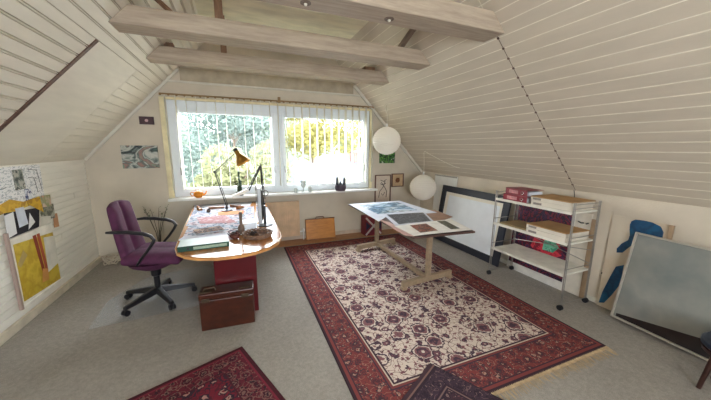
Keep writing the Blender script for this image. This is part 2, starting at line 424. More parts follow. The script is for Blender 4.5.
tree(5.0, 21, 3.2, 2.6, 2.3, (124, 119, 72), 4, 'golden yellow tree outside the left part of the right window', 10000)
tree(9.4, 22, 2.6, 2.0, 1.5, (110, 114, 78), 5, 'yellow green tree outside the right part of the right window', 6000)
tree(-2.6, 11, -.6, 1.0, 1.0, (110, 113, 84), 6, 'low yellowish bush outside under the left window', 6000)
tree(-6.6, 21, 2.4, 2.6, 3.4, (90, 102, 104), 7, 'dim bluish tree far behind the left window', 10000)
tree(1.7, 28, 3.4, 3.0, 3.6, (100, 108, 92), 8, 'pale tree far behind the window mullion', 10000)
g = G(); rn = random.Random(3); P_ = []
for k in range(61):
    x = -30+k*1.3; P_.append((x, 4.2+1.1*math.sin(x*.31)+.6*math.sin(x*1.1)+rn.uniform(-.35, .35)))
for (xa, za), (xb, zb) in zip(P_, P_[1:]): g.hexa([(xa, 36, -2.8), (xb, 36, -2.8), (xb, 40, -2.8), (xa, 40, -2.8)], [(xa, 37, za), (xb, 37, zb), (xb, 39, zb), (xa, 39, za)])
struct('distant_woodland', g, mat('distant woodland green', (98, 108, 98), .9, var=.3, scale=.9))
hs = thing('neighbour_house', (5, 14, -2.8), 'neighbouring house with a pale blue grey roof and brick wall', 'house')
obj('wall', G().box(2.2, 7.4, 12.6, 16.4, -2.8, -.1), mat('red brick wall', (88, 62, 54), .9, var=.2, scale=6), hs)
obj('roof', G().hexa([(1.9, 12.2, -.12), (7.8, 12.2, -.12), (7.8, 16.8, -.12), (1.9, 16.8, -.12)], [(2.1, 14.3, .78), (7.6, 14.3, .95), (7.6, 14.7, .95), (2.1, 14.7, .78)]), mat('pale grey roof felt', (46, 50, 58), .8), hs)
obj('chimney', G().box(5.6, 6.0, 14.2, 14.7, .7, 1.4), mat('red brick wall', 0), hs)
for hx in (2.6, 3.7, 4.8, 5.9): obj('window', G().box(hx, hx+.7, 12.56, 12.64, -1.6, -.5), m_white, hs)

# ------------------------------------------------------------------ rugs
def rug_mat(name, w, l, bands, field, scales, border_motif):
    """bands: [(distance from edge, colour)...]; field/border motifs: (ground, ring, core, vine, small)"""
    m = bpy.data.materials.new(name); t = NT(m); co = t.co()
    sp = t.n('ShaderNodeSeparateXYZ'); t.t.links.new(co, sp.inputs[0])
    dx = t.math('SUBTRACT', w, t.math('ABSOLUTE', sp.outputs[0])); dy = t.math('SUBTRACT', l, t.math('ABSOLUTE', sp.outputs[1]))
    d = t.math('MINIMUM', dx, dy)
    wob = t.n('ShaderNodeTexNoise', Scale=34., Detail=2.); t.t.links.new(co, wob.inputs['Vector'])
    wv = t.n('ShaderNodeMixRGB', blend_type='ADD'); wv.inputs[0].default_value = .05; t.t.links.new(co, wv.inputs[1]); t.t.links.new(wob.outputs['Color'], wv.inputs[2])
    wc = wv.outputs[0]
    def motif(P, sc):
        ground, ring, core, vine, small = [srgb(c) for c in P]
        c = ground
        for k, (s_, th, cl) in enumerate(((sc[3], .022, vine), (sc[3]*1.7, .02, small))):
            n = t.n('ShaderNodeTexNoise', Scale=s_, Detail=0.); t.t.links.new(co, n.inputs['Vector'])
            f = t.math('LESS_THAN', t.math('ABSOLUTE', t.math('SUBTRACT', n.outputs[0], .5)), th); c = t.mix(f, c, cl)
        v = t.voro(sc[2], wc, .9).outputs['Distance']
        c = t.mix(t.math('LESS_THAN', v, .30), c, small); c = t.mix(t.math('LESS_THAN', v, .17), c, core)
        v = t.voro(sc[1], wc, .8).outputs['Distance']
        c = t.mix(t.math('LESS_THAN', v, .30), c, ring); c = t.mix(t.math('LESS_THAN', v, .21), c, core); c = t.mix(t.math('LESS_THAN', v, .09), c, ground)
        v = t.voro(sc[0], wc, .55).outputs['Distance']
        for q, cl in ((.36, ring), (.31, ground), (.27, small), (.19, ring), (.13, core), (.06, ground)):
            c = t.mix(t.math('LESS_THAN', v, q), c, cl)
        return c
    fc = motif(field, scales); bc = motif(border_motif, (9, 17, 30, 24))
    c = fc
    c = t.mix(t.math('LESS_THAN', d, bands[-1][0]), c, srgb(bands[-1][1])) if False else c
    prev = None
    for q, cl in sorted(bands, key=lambda b: -b[0]):
        c = t.mix(t.math('LESS_THAN', d, q), c, bc if cl == 'motif' else srgb(cl))
    sp2 = t.noise(160, 2); c = t.mix(t.math('MULTIPLY', sp2, .28), c, (.12, .08, .08))
    t.t.links.new(c, t.b.inputs['Base Color']); t.b.inputs['Roughness'].default_value = .95; t.b.inputs['Specular IOR Level'].default_value = .15
    t.bump(t.noise(300, 2), .35, .004)
    return m
def rug(name, centre, w, l, ang, th, m, label, z0=0., fringe=None):
    root = thing(name, (centre[0], centre[1], z0), label, 'rug')
    root.rotation_euler.z = ang
    me_g = G().box(-w, w, -l, l, 0, th)
    me = bpy.data.meshes.new('pile'); me.from_pydata([tuple(v) for v in me_g.v], [], me_g.f); me.materials.append(m)
    o = bpy.data.objects.new('pile', me); COL.objects.link(o); o.parent = root
    b = o.modifiers.new('bevel', 'BEVEL'); b.width = .003
    if fringe:
        g = G()
        for sgn in (-1, 1):
            if sgn not in fringe: continue
            y = sgn*l; x = -w
            while x < w:
                q = random.uniform(-.02, .02); L = random.uniform(.06, .10)
                g.tube([(x, y-sgn*.004, th*.8), (x+q*.4, y+sgn*L*.5, .005), (x+q, y+sgn*L, .004)], [.0035, .003, .0015], 4); x += random.uniform(.009, .016)
            g.box(-w, w, min(y, y+sgn*.018), max(y, y+sgn*.018), 0, th*.7)
        me = bpy.data.meshes.new('fringe'); me.from_pydata([tuple(v) for v in g.v], [], g.f); me.materials.append(mat('tan wool fringe', (176, 152, 118), .9, var=.15, scale=30))
        o = bpy.data.objects.new('fringe', me); COL.objects.link(o); o.parent = root
    return root
navy, cream_, red_, dkred = (44, 34, 52), (206, 188, 166), (150, 54, 54), (104, 34, 42)
rug1 = rug_mat('floral rug pile', 1.0625, 1.685,
    [(.31, (58, 42, 54)), (.295, (206, 188, 170)), (.285, (120, 58, 58)), (.265, (60, 44, 60)), (.255, 'motif'), (.055, (60, 40, 52)), (.045, (128, 60, 58)), (.022, (52, 34, 44))],
    ((214, 198, 184), (72, 54, 68), (116, 76, 84), (96, 72, 74), (128, 86, 90)), (4.1, 9, 20, 14),
    ((124, 56, 54), (60, 44, 54), (168, 134, 118), (160, 112, 98), (80, 42, 50)))
rug('floral_rug', (1.6575, 2.875), 1.0625, 1.685, 0, .012, rug1, 'large ivory floral rug with a red border and tan fringe under the drawing table', fringe=(-1,))
rug2 = rug_mat('crimson rug pile', .75, 1.1,
    [(.21, (70, 20, 34)), (.20, 'motif'), (.045, (120, 30, 50)), (.03, (66, 14, 28))],
    ((112, 22, 42), (40, 26, 44), (168, 130, 120), (80, 18, 36), (50, 28, 44)), (5.5, 10, 18, 13),
    ((96, 22, 40), (120, 90, 84), (44, 24, 36), (140, 100, 90), (56, 20, 34)))
def corner_rug(name, c, adeg, w, l, *a, **k):
    """c is the far corner; one side runs towards adeg (length 2w), the other 90 degrees on (2l)"""
    A = math.radians(adeg); u = Vector((math.cos(A), math.sin(A))); v = Vector((-u.y, u.x))
    ce = Vector(c)+u*w+v*l
    return rug(name, (ce.x, ce.y), w, l, A, *a, **k)
corner_rug('crimson_rug', (-.065, 2.283), 201.5, .75, 1.1, .010, rug2, 'deep crimson patterned rug at the bottom left on the carpet')
rug3 = rug_mat('dark rug pile', .55, .9,
    [(.20, (40, 30, 44)), (.19, (120, 96, 92)), (.18, (44, 30, 44)), (.165, 'motif'), (.06, (40, 28, 40)), (.04, (120, 92, 84)), (.028, (60, 40, 50))],
    ((62, 40, 52), (34, 26, 40), (130, 104, 100), (104, 70, 74), (40, 28, 42)), (7, 13, 24, 20),
    ((60, 44, 58), (36, 28, 42), (124, 100, 100), (110, 86, 88), (38, 28, 42)))
corner_rug('dark_rug', (1.24, 1.556), 208.5, .5, .9, .010, rug3, 'small dark purple brown rug overlapping the near edge of the floral rug', z0=.0125)
mt = obj('chair_mat', G().hexa([(-1.33, 3.02, .001), (-.36, 3.12, .001), (-.30, 3.95, .001), (-.45, 4.25, .001), (-1.15, 4.05, .001), (-1.36, 3.55, .001)], [(-1.33, 3.02, .004), (-.36, 3.12, .004), (-.30, 3.95, .004), (-.45, 4.25, .004), (-1.15, 4.05, .004), (-1.36, 3.55, .004)]), mat('clear vinyl', (205, 212, 220), .12, var=.02, alpha=.14))
prop(mt, 'clear plastic floor mat under the purple office chair', 'floor mat')

# ------------------------------------------------------------------ office chair
m_purp = mat('purple upholstery', (84, 34, 68), .8, var=.14, scale=14, bump=.15, bscale=180)
m_blk = mat('black plastic', (26, 25, 30), .38, var=.05)
ch = thing('office_chair', (-.89, 3.40, 0), 'purple upholstered swivel office chair with black arms and five castors', 'chair')
TC = Matrix.Translation((-.87, 3.40, .004)) @ Matrix.Rotation(math.radians(-9), 4, 'Z')
def pad(T, fn, nu, nv, th):
    """soft panel: fn(u,v)->(point, bulge dir) for u,v in 0..1"""
    g = G(T); n = (nu+1)*(nv+1); A = []; B = []
    for j in range(nv+1):
        for i in range(nu+1):
            u, v = i/nu, j/nv; p, nrm, b = fn(u, v); e = min(u, 1-u, v, 1-v); k = min(1, e*5+.25)**.5 if e < .16 else 1
            p = Vector(p); nrm = Vector(nrm)
            A.append(p+nrm*(th/2*k+b)); B.append(p-nrm*(th/2*k))
    fs = []; W_ = nu+1
    for j in range(nv):
        for i in range(nu):
            a = j*W_+i; fs.append((a, a+1, a+W_+1, a+W_)); fs.append((n+a, n+a+W_, n+a+W_+1, n+a+1))
    for i in range(nu): fs.append((i, n+i, n+i+1, i+1)); a = nv*W_+i; fs.append((a, a+1, n+a+1, n+a))
    for j in range(nv): a = j*W_; fs.append((a, a+W_, n+a+W_, n+a)); a = j*W_+nu; fs.append((a, n+a, n+a+W_, a+W_))
    return g.add(A+B, fs)
def seat_fn(u, v):
    x = -.19+.50*u; y = (-.245+.49*v)*(1-.06*u*u); z = .505+.012*math.cos((u-.2)*3)-.03*max(0, u-.8)*5*.5
    return (x, y, z), (0, 0, 1), .012*abs(math.sin(pi*v*2))**.5
def back_fn(u, v):
    w = .405-.075*v*v; y = -w/2+w*u; x = -.165-.085*v-.03*math.cos(pi*(u-.5))+.0; z = .50+.575*v-.03*(2*u-1)**2*v
    seam = math.exp(-((u-.5)/.09)**2)+.3*math.exp(-((u-.5)/.025)**2)
    return (x, y, z), (.98, 0, .17), .015*math.sin(pi*u)-.022*seam*(v > .08)*(v < .95)+.03*max(0, .35-v)
obj('seat', pad(TC, seat_fn, 14, 14, .115), m_purp, ch, smooth=True, sub=1)
obj('backrest', pad(TC, back_fn, 22, 16, .085), m_purp, ch, smooth=True, sub=1)
obj('seat_shell', G(TC).lathe([(.05, .35), (.12, .37), (.21, .42), (.235, .46)], (0, 0, 0), 20), m_purp, ch, smooth=True)
for sy in (-1, 1):
    y = sy*.275
    obj('armrest', G(TC).tube([(-.25, y*.93, .822), (-.17, y, .826), (-.07, y, .82), (.05, y, .80), (.11, y, .775), (.135, y, .735), (.11, y, .69), (.06, y*.98, .62), (.0, y*.95, .55), (-.05, y*.86, .48)], [.011, .016, .018, .018, .017, .016, .014, .013, .013, .012], 10), m_blk, ch, smooth=True)
obj('gas_column', G(TC).lathe([(.045, .10), (.045, .14), (.028, .15), (.028, .27), (.045, .28), (.05, .35)], (0, 0, 0), 16), m_blk, ch, smooth=True)
obj('lever', G(TC).cyl((0, .03, .36), (.05, .30, .35), .007), m_blk, ch, smooth=True)
for k in range(5):
    a = math.radians(8+14+72*k); ux, uy = math.cos(a), math.sin(a)
    g = G(TC); px, py = -uy, ux
    def sec(r, w, z0, z1): return [(ux*r+px*w, uy*r+py*w, z0), (ux*r-px*w, uy*r-py*w, z0), (ux*r-px*w*.7, uy*r-py*w*.7, z1), (ux*r+px*w*.7, uy*r+py*w*.7, z1)]
    g.hexa(sec(.02, .034, .085, .15), sec(.34, .022, .062, .092))
    lg = obj('base_leg', g, m_blk, ch, bevel=.006)
    c = G(TC); cx, cy = ux*.33, uy*.33
    for s_ in (-1, 1):
        qx, qy = px*s_*.017, py*s_*.017
        c.cyl((cx+qx*.35, cy+qy*.35, .029), (cx+qx*1.5, cy+qy*1.5, .029), .028, n=16)
    c.cyl((cx, cy, .03), (cx, cy, .075), .009)
    obj('caster', c, m_blk, lg, smooth=True)

# ------------------------------------------------------------------ desk
m_dtop = wood('orange varnished wood', (160, 106, 60), (190, 134, 84), (14, 1.2, 14), .14)
m_redlam = mat('dark red lacquer', (88, 16, 22), .3, var=.08)
m_mahog = wood('reddish brown leather', (46, 20, 12), (78, 35, 20), (3, 3, 6), .35)
dk = thing('desk', (-.14, 3.6, 0), 'long wooden desk with a rounded near end on a dark red pedestal', 'desk')
out = [(-.665, 4.86), (-.57, 3.0), (-.555, 2.80), (-.52, 2.66), (-.45, 2.555), (-.35, 2.475), (-.2, 2.42), (-.03, 2.415), (.1, 2.455), (.21, 2.53), (.30, 2.65), (.345, 2.80), (.36, 3.0), (.36, 4.86)]
obj('desktop', G().prism(out, .708, .738), m_dtop, dk, bevel=.006)
obj('edge_band', G().prism([(x*1.006 if True else x, y if y > 4 else y-.006) for x, y in out], .712, .730), mat('honey edge band', (206, 150, 88), .35), dk)
obj('pedestal_panel', G().box(-.27, .10, 2.80, 2.83, 0, .708), m_redlam, dk, bevel=.003)
obj('side_panel', G().box(.08, .10, 2.83, 4.6, 0, .70), mat('dark brown laminate', (88, 58, 44), .4), dk, bevel=.003)
obj('side_panel', G().box(-.27, -.25, 2.83, 4.6, 0, .70), mat('dark brown laminate', (88, 58, 44), .4), dk, bevel=.003)
tk = thing('leather_trunk', (-.165, 2.7, 0), 'reddish brown trunk with metal corner latches in front of the desk pedestal', 'trunk')
TT = Matrix.Translation((-.165, 2.695, 0)) @ Matrix.Rotation(math.radians(-3), 4, 'Z')
obj('trunk_body', G(TT).box(-.222, .222, -.085, .085, 0, .285), m_mahog, tk, bevel=.008)
obj('trunk_lid', G(TT).box(-.225, .225, -.088, .088, .288, .345), m_mahog, tk, bevel=.01)
m_dull = mat('dull bronze metal', (84, 70, 56), .5, .6)
m_chr = mat('chrome metal', (190, 190, 190), .22, 1.)
for x in (-.17, .15): obj('latch', G(TT).box(x-.03, x+.03, -.094, -.085, .27, .305).box(x-.05, x+.05, -.06, -.02, .345, .352), m_dull, tk, bevel=.002)
obj('handle', G(TT).tube([(-.19, -.03, .346), (-.18, -.03, .372), (-.10, -.03, .376), (-.09, -.03, .346)], .006), m_dull, tk, smooth=True)

# papers helper: thin sheet polygon
def sheet(name, pts, z, m, label, cat='paper', th=.0015, group=None, curl=0.):
    o = obj(name, G().hexa([(x, y, z) for x, y in pts], [(x, y, z+th) for x, y in pts]), m); prop(o, label, cat, group); return o
paper = mat('white paper', (204, 208, 218), .9, var=.03, spec=.1)
draw = patches('pale line drawing', [(196, 200, 212), (176, 184, 198), (116, 128, 146), (200, 198, 206), (190, 168, 174), (92, 92, 106)], 9, rough=.95)
pinkp = patches('pink printed paper', [(190, 150, 154), (178, 130, 134), (200, 178, 180)], 12, rough=.95)
zd = .7385
sheet('drawing_sheet', [(-.62, 4.5), (-.58, 3.55), (.12, 3.40), (.17, 4.45)], zd, draw, 'big pale drawing sheet under the desk lamp')
sheet('drawing_sheet', [(-.655, 4.84), (-.625, 4.52), (.12, 4.50), (.16, 4.83)], zd, paper, 'white sheet against the window wall end of the desk')
sheet('drawing_sheet', [(.20, 4.3), (.17, 3.7), (.345, 3.66), (.35, 4.32)], zd+.0016, paper, 'white sheet behind the monitor along the right desk edge')
sheet('drawing_sheet', [(-.02, 3.62), (-.02, 3.40), (.15, 3.41), (.15, 3.66)], zd+.0032, mat('cool white paper', (232, 236, 244), .7), 'small cool white sheet beside the monitor bezel')
sheet('drawing_sheet', [(-.565, 3.02), (-.56, 2.985), (-.10, 3.0), (-.06, 3.10), (-.54, 3.12)], zd+.0034, paper, 'narrow white sheet edge just behind the box file')
sheet('drawing_sheet', [(-.555, 3.56), (-.54, 2.9), (-.06, 2.86), (.0, 3.45)], zd+.0016, draw, 'white sheet with pale lines in front of the brown pad on the desk')
sheet('drawing_sheet', [(-.05, 3.35), (-.04, 2.98), (.13, 2.99), (.15, 3.42)], zd+.0032, paper, 'blank white sheet between the wooden vase and the monitor foot')
sheet('printed_sheet', [(-.52, 3.92), (-.45, 3.60), (-.05, 3.50), (-.2, 3.95)], zd+.0032, pinkp, 'pinkish printed sheet in the middle of the desk')
sheet('printed_sheet', [(-.30, 4.20), (-.28, 3.98), (.02, 3.96), (.03, 4.18)], zd+.0032, mat('peach paper', (214, 148, 104), .95, var=.05), 'peach coloured sheet beside the wood scraps on the desk')
pd = thing('sketch_pad', (-.33, 3.22, zd+.004), 'brown and grey picture pad lying open on the desk papers', 'pad')
TP = Matrix.Translation((-.33, 3.24, zd+.004)) @ Matrix.Rotation(math.radians(16), 4, 'Z')
obj('pages', G(TP).box(-.125, .125, -.085, .085, 0, .014), paper, pd, bevel=.002)
obj('cover', G(TP).box(-.13, .13, -.09, .09, .014, .017), patches('brown grey print', [(50, 40, 36), (120, 90, 76), (66, 56, 52), (170, 140, 120), (44, 36, 34)], 9, dist=1., rough=.9), pd)
fb = thing('box_file', (-.31, 2.83, zd), 'flat white box file with a dark green spine at the near end of the desk', 'box file')
TF = Matrix.Translation((-.325, 2.80, zd)) @ Matrix.Rotation(math.radians(3), 4, 'Z')
obj('file_body', G(TF).box(-.195, .195, -.13, .09, 0, .043), mat('pale aqua white card', (196, 212, 208), .5), fb, bevel=.003)
obj('spine', G(TF).box(-.197, .197, -.142, -.13, 0, .044), mat('dark green card', (14, 66, 48), .6), fb, bevel=.002)
obj('spine_label', G(TF).box(-.08, .18, -.1432, -.142, .010, .034), mat('pale green label', (150, 172, 152), .6, var=.1, scale=40), fb)
obj('spine_hole', G(TF).cyl((-.12, -.1436, .022), (-.12, -.141, .022), .011, n=16), m_blk, fb)
# wood scraps and pencils
for i, (x, y, L, a, c) in enumerate([(-.33, 4.45, .17, 8, (150, 96, 60)), (-.08, 4.47, .13, -20, (110, 70, 44)), (-.02, 4.33, .11, 60, (176, 110, 60)), (-.42, 4.26, .09, 100, (60, 44, 36)), (-.54, 4.42, .09, -60, (190, 130, 80))]):
    T_ = Matrix.Translation((x, y, zd+.0055)) @ Matrix.Rotation(math.radians(a), 4, 'Z')
    o = obj('wood_scrap', G(T_).hexa([(-L*.6, -.018, 0), (L*.6, -.03, 0), (L*.6, .016, 0), (-L*.6, .026, 0)], [(-L*.6, -.014, .03+.01*i), (L*.6, -.028, .02), (L*.6, .012, .026), (-L*.6, .02, .032)]), wood('scrap wood %d' % i, tuple(int(v*.75) for v in c), c), bevel=.002)
    prop(o, ['long light brown', 'dark brown wedge shaped', 'orange brown', 'nearly black small', 'pale tan short'][i]+' wood scrap on the drawing sheet below the desk lamp', 'wood scrap', 'wood scraps on the desk')
prop(obj('pencil', G().cyl((-.10, 3.22, zd+.009), (.03, 3.20, zd+.009), .004, .002, 6), m_blk), 'thin dark pen lying on the white sheet left of the monitor', 'pen')
# wooden vase, basket, trinkets
o = obj('wooden_vase', G().lathe([(.0, 0), (.03, 0), (.032, .02), (.031, .07), (.024, .085), (.013, .10), (.013, .16), (.017, .215), (.012, .225), (0, .226)], (-.015, 3.035, zd), 20), wood('grey brown turned wood', (84, 66, 56), (128, 104, 88)), smooth=True)
prop(o, 'slim grey brown wooden vase with a long neck beside the basket', 'vase')
bk = thing('woven_basket', (.13, 2.87, zd), 'round shallow woven basket tray on the near end of the desk', 'basket')
g = G()
for q, (r, z) in enumerate([(.120, .012), (.128, .028), (.134, .044)]): g.tube([((r+.006*math.sin(k*1.6+q*pi))*math.cos(2*pi*k/80)+.13, (r+.006*math.sin(k*1.6+q*pi))*math.sin(2*pi*k/80)+2.87, zd+z+.002*math.sin(k*1.6)) for k in range(80)], .0085, 6, True)
obj('rim', g, wood('brown wicker', (84, 58, 44), (150, 116, 92), (8, 8, 8)), bk, smooth=True)
obj('tray', G().lathe([(0, 0), (.11, 0), (.12, .008), (.11, .012), (0, .006)], (.13, 2.87, zd), 28), wood('brown wicker', 0, 0), bk, smooth=True)
for i, (x, y, r, c, n) in enumerate([(.085, 2.86, .03, (54, 40, 36), 'dark brown'), (.12, 2.83, .024, (98, 66, 48), 'chestnut brown'), (.11, 2.91, .022, (40, 34, 36), 'blackish'), (.06, 2.81, .018, (120, 92, 74), 'light brown')]):
    prop(obj('pine_cone', G().lathe([(0, 0), (r*.7, r*.2), (r, r*.7), (r*.85, r*.8), (r*.95, r*1.0), (r*.7, r*1.2), (r*.72, r*1.4), (r*.3, r*1.7), (0, r*1.8)], (x, y, zd+.010), 10), mat('cone '+n, c, .8, var=.2, scale=40), smooth=True), n+' cone lying in the woven basket on the desk', 'cone', 'cones in the woven basket')
for i, (x, y, c, n) in enumerate([(-.09, 2.90, (74, 30, 26), 'dark red brown'), (-.07, 2.85, (96, 44, 32), 'rust brown'), (-.085, 2.955, (52, 36, 34), 'almost black')]):
    g = G().ball((x, y, zd+.026), .026, 10, (1.3, .8, 1)).ball((x+.03, y+.01, zd+.045), .016, 10).cyl((x-.02, y, zd+.02), (x-.05, y+.015, zd+.05), .006, .003)
    prop(obj('wooden_bird', g, mat('carved '+n, c, .5, var=.15, scale=30), smooth=True), n+' little carved bird between the box file and basket', 'figurine', 'carved birds on the desk')
# monitor
mo = thing('monitor', (.21, 3.42, zd), 'slim light grey flat monitor seen edge-on on the desk', 'monitor')
obj('foot', G().lathe([(0, 0), (.085, 0), (.085, .008), (.03, .016), (0, .016)], (.235, 3.30, zd), 28), m_blk, mo, smooth=True)
obj('stand', G().box(.225, .25, 3.29, 3.36, zd+.014, zd+.22), m_blk, mo, bevel=.004)
obj('bezel', G().box(.165, .20, 3.20, 3.64, zd+.045, zd+.43), mat('light grey plastic', (190, 194, 200), .35), mo, bevel=.006)
obj('rear_housing', G().hexa([(.20, 3.21, zd+.06), (.20, 3.63, zd+.06), (.20, 3.63, zd+.42), (.20, 3.21, zd+.42)], [(.228, 3.27, zd+.11), (.228, 3.57, zd+.11), (.228, 3.57, zd+.37), (.228, 3.27, zd+.37)]), m_blk, mo, bevel=.004)
obj('screen', G().box(.1635, .165, 3.215, 3.625, zd+.06, zd+.415), mat('dark screen glass', (30, 34, 42), .08), mo)
# gold desk lamp
m_brass = mat('warm brass', (176, 134, 66), .3, .85, var=.05)
la = thing('desk_lamp', (-.19, 4.25, zd), 'jointed desk lamp with a gold cone shade over the desk', 'lamp')
obj('base', G().lathe([(0, 0), (.07, 0), (.07, .012), (.02, .03), (.014, .06), (0, .06)], (-.19, 4.25, zd+.004), 24), mat('dark grey metal', (60, 62, 66), .35, .7), la, smooth=True)
m_steel = MATS['dark grey metal']
E1 = Vector((-.30, 4.20, 1.28)); B0 = Vector((-.19, 4.25, .80)); H0 = Vector((-.04, 4.18, 1.52))
obj('lower_arm', G().cyl(B0, E1, .007, n=8).cyl(B0+Vector((.02, .01, 0)), E1+Vector((.02, .01, 0)), .004, n=8), m_steel, la, smooth=True)
obj('joint', G().ball(E1, .018, 12), m_steel, la, smooth=True)
obj('upper_arm', G().cyl(E1, H0, .006, n=8).cyl(E1+Vector((.0, 0, -.03)), H0+Vector((.005, 0, -.03)), .004, n=8), m_steel, la, smooth=True)
ax = Vector((.10, -.04, -.19)).normalized(); A0 = Vector((-.025, 4.18, 1.56))
sh = obj('lamp_shade', G().lathe([(.018, 0), (.028, .004), (.030, .05), (.036, .07), (.075, .13), (.10, .19), (.097, .19), (.072, .134), (.03, .075), (.018, .06)], A0, 28, ax), m_brass, la, smooth=True)
obj('cap', G().lathe([(.012, -.03), (.026, -.026), (.03, 0), (.03, .01)], A0, 20, ax), m_steel, sh, smooth=True)
obj('bulb', G().ball(A0+ax*.13, .03, 16), mat('lit bulb', (255, 226, 150), .3, emit=14), sh, smooth=True)
# black jointed lamp with a white tube head
lb = thing('desk_lamp', (.31, 4.45, zd), 'black jointed desk lamp with a white head folded beside the monitor', 'lamp')
obj('clamp', G().box(.285, .335, 4.42, 4.48, zd, zd+.05).cyl((.31, 4.45, zd+.05), (.31, 4.45, zd+.12), .012), m_blk, lb, bevel=.003)
q0, q1, q2 = Vector((.31, 4.45, zd+.10)), Vector((.29, 4.42, 1.325)), Vector((.115, 4.40, .985))
obj('lower_arm', G().cyl(q0, q1, .010).cyl(q0+Vector((.025, 0, 0)), q1+Vector((.012, 0, 0)), .006), m_blk, lb, smooth=True)
obj('upper_arm', G().cyl(q1, q2, .011).cyl(q1+Vector((-.015, 0, 0)), q2+Vector((-.03, 0, 0)), .006), m_blk, lb, smooth=True)
obj('joint', G().ball(q1, .02, 12).cyl(q1, q1+Vector((0, 0, .05)), .006), m_blk, lb, smooth=True)
obj('spring_ring', G().tube([(.335+.04*math.cos(2*pi*k/20), 4.36, .94+.04*math.sin(2*pi*k/20)) for k in range(20)], .005, 6, True), m_blk, lb, smooth=True)
TH = Matrix.Translation((.0, 4.38, .945)) @ Matrix.Rotation(math.radians(-22), 4, 'Y')
obj('lamp_head', G(TH).hexa([(-.12, -.04, -.012), (.12, -.04, -.012), (.12, .04, -.012), (-.12, .04, -.012)], [(-.11, -.03, .03), (.11, -.03, .03), (.11, .03, .03), (-.11, .03, .03)]), m_white, lb, bevel=.008)

# ------------------------------------------------------------------ on the sill
zs = .861
tp = thing('teapot', (-.58, 4.78, zs), 'small round orange glass teapot on the window sill', 'teapot')
m_or = mat('amber orange ceramic', (226, 140, 44), .15, var=.1)
obj('pot', G().lathe([(0, 0), (.035, 0), (.062, .025), (.07, .055), (.055, .088), (.03, .10), (0, .10)], (-.58, 4.78, zs), 22), m_or, tp, smooth=True)
obj('lid', G().lathe([(.03, 0), (.028, .008), (.008, .014), (.01, .026), (0, .03)], (-.58, 4.78, zs+.098), 16), m_or, tp, smooth=True)
obj('spout', G().tube([(-.52, 4.78, zs+.035), (-.485, 4.78, zs+.06), (-.47, 4.78, zs+.095)], [.016, .011, .008], 8), m_or, tp, smooth=True)
obj('handle', G().tube([(-.635, 4.78, zs+.08), (-.675, 4.78, zs+.085), (-.685, 4.78, zs+.055), (-.665, 4.78, zs+.03), (-.64, 4.78, zs+.03)], .007, 8), m_or, tp, smooth=True)
bt = thing('cactus_pot', (-.01, 4.79, zs), 'slender dark green column cactus in a small pot behind the gold lamp', 'plant')
obj('pot', G().lathe([(0, 0), (.05, 0), (.062, .06), (.056, .06), (.05, .05), (0, .05)], (-.01, 4.79, zs), 18), mat('grey green glazed pot', (88, 100, 96), .4), bt, smooth=True)
m_cact = mat('dark cactus green', (58, 78, 60), .6, var=.2, scale=30)
g = G()
for dx_, h in ((0, .38), (.022, .24), (-.02, .16)):
    prof = [(0, .04)]+[(.014+.003*math.sin(k*2.4), .05+(h-.06)*k/14) for k in range(15)]+[(0, h)]
    g.lathe(prof, (-.01+dx_, 4.79, zs), 10)
obj('stems', g, m_cact, bt, smooth=True)
gb = thing('glass_goblet', (.99, 4.80, zs), 'whitish glass goblet on the sill below the right window', 'goblet')
obj('glass_body', G().lathe([(0, 0), (.035, 0), (.034, .006), (.008, .014), (.008, .07), (.035, .10), (.046, .14), (.048, .19), (.044, .19), (.03, .10), (0, .085)], (.99, 4.80, zs), 22), mat('milky glass', (214, 222, 220), .1, alpha=.7), gb, smooth=True)
for i, (x, h, n) in enumerate([(1.10, .09, 'shorter'), (.86, .07, 'leftmost small')]):
    prop(obj('glass_jar', G().lathe([(0, 0), (.03, 0), (.034, .02), (.034, h-.02), (.024, h), (.02, h), (.03, h-.022), (.03, .01), (0, .008)], (x, 4.79, zs), 18), mat('milky glass', (214, 222, 220)), smooth=True), n+' milky glass jar beside the glass goblet on the sill', 'jar')
cp = thing('cactus_pot', (1.64, 4.765, zs), 'dark pot with three upright purple grey cactus stems on the sill', 'plant')
obj('pot', G().lathe([(0, 0), (.085, 0), (.10, .05), (.095, .10), (.085, .10), (.08, .08), (0, .08)], (1.64, 4.765, zs), 22), mat('dark mauve pot', (78, 66, 78), .5), cp, smooth=True)
g = G()
for dx_, h in ((-.06, .25), (.0, .17), (.07, .235)):
    g.lathe([(0, .07), (.022, .08), (.026, h*.5), (.024, h*.8), (.012, h-.01), (0, h)], (1.64+dx_, 4.765, zs), 10)
obj('stems', g, mat('dark purple green stems', (66, 70, 76), .7, var=.2, scale=20), cp, smooth=True)

# ------------------------------------------------------------------ far wall
ra = thing('radiator', (.41, 4.85, .09), 'cream panel radiator with vertical ribs under the window beside the desk', 'radiator')
m_rad = mat('cream radiator enamel', (220, 188, 152), .4)
obj('panel', G().box(-.15, .92, 4.84, 4.875, .09, .69), m_rad, ra, bevel=.006)
g = G()
for i in range(32): x = -.13+.033*i; g.box(x, x+.018, 4.828, 4.842, .12, .66)
obj('ribs', g, m_rad, ra, bevel=.004)
obj('top_grille', G().box(-.15, .92, 4.845, 4.91, .69, .70), m_rad, ra)
obj('valve', G().cyl((.92, 4.86, .16), (.985, 4.86, .16), .012).lathe([(.016, 0), (.022, .01), (.022, .05), (.016, .06)], (.985, 4.86, .15), 14), m_white, ra, smooth=True)
obj('pipe', G().tube([(.985, 4.86, .16), (.985, 4.86, .006)], .008), m_white, ra, smooth=True)
sc_ = thing('flat_case', (1.29, 4.80, .006), 'flat orange wooden case with a handle leaning under the window', 'case')
def lean(x0, x1, yb, yt, h, z0=.006): return Matrix.Translation((x0, yb, z0)) @ Matrix.Rotation(-math.atan2(yt-yb, h), 4, 'X')
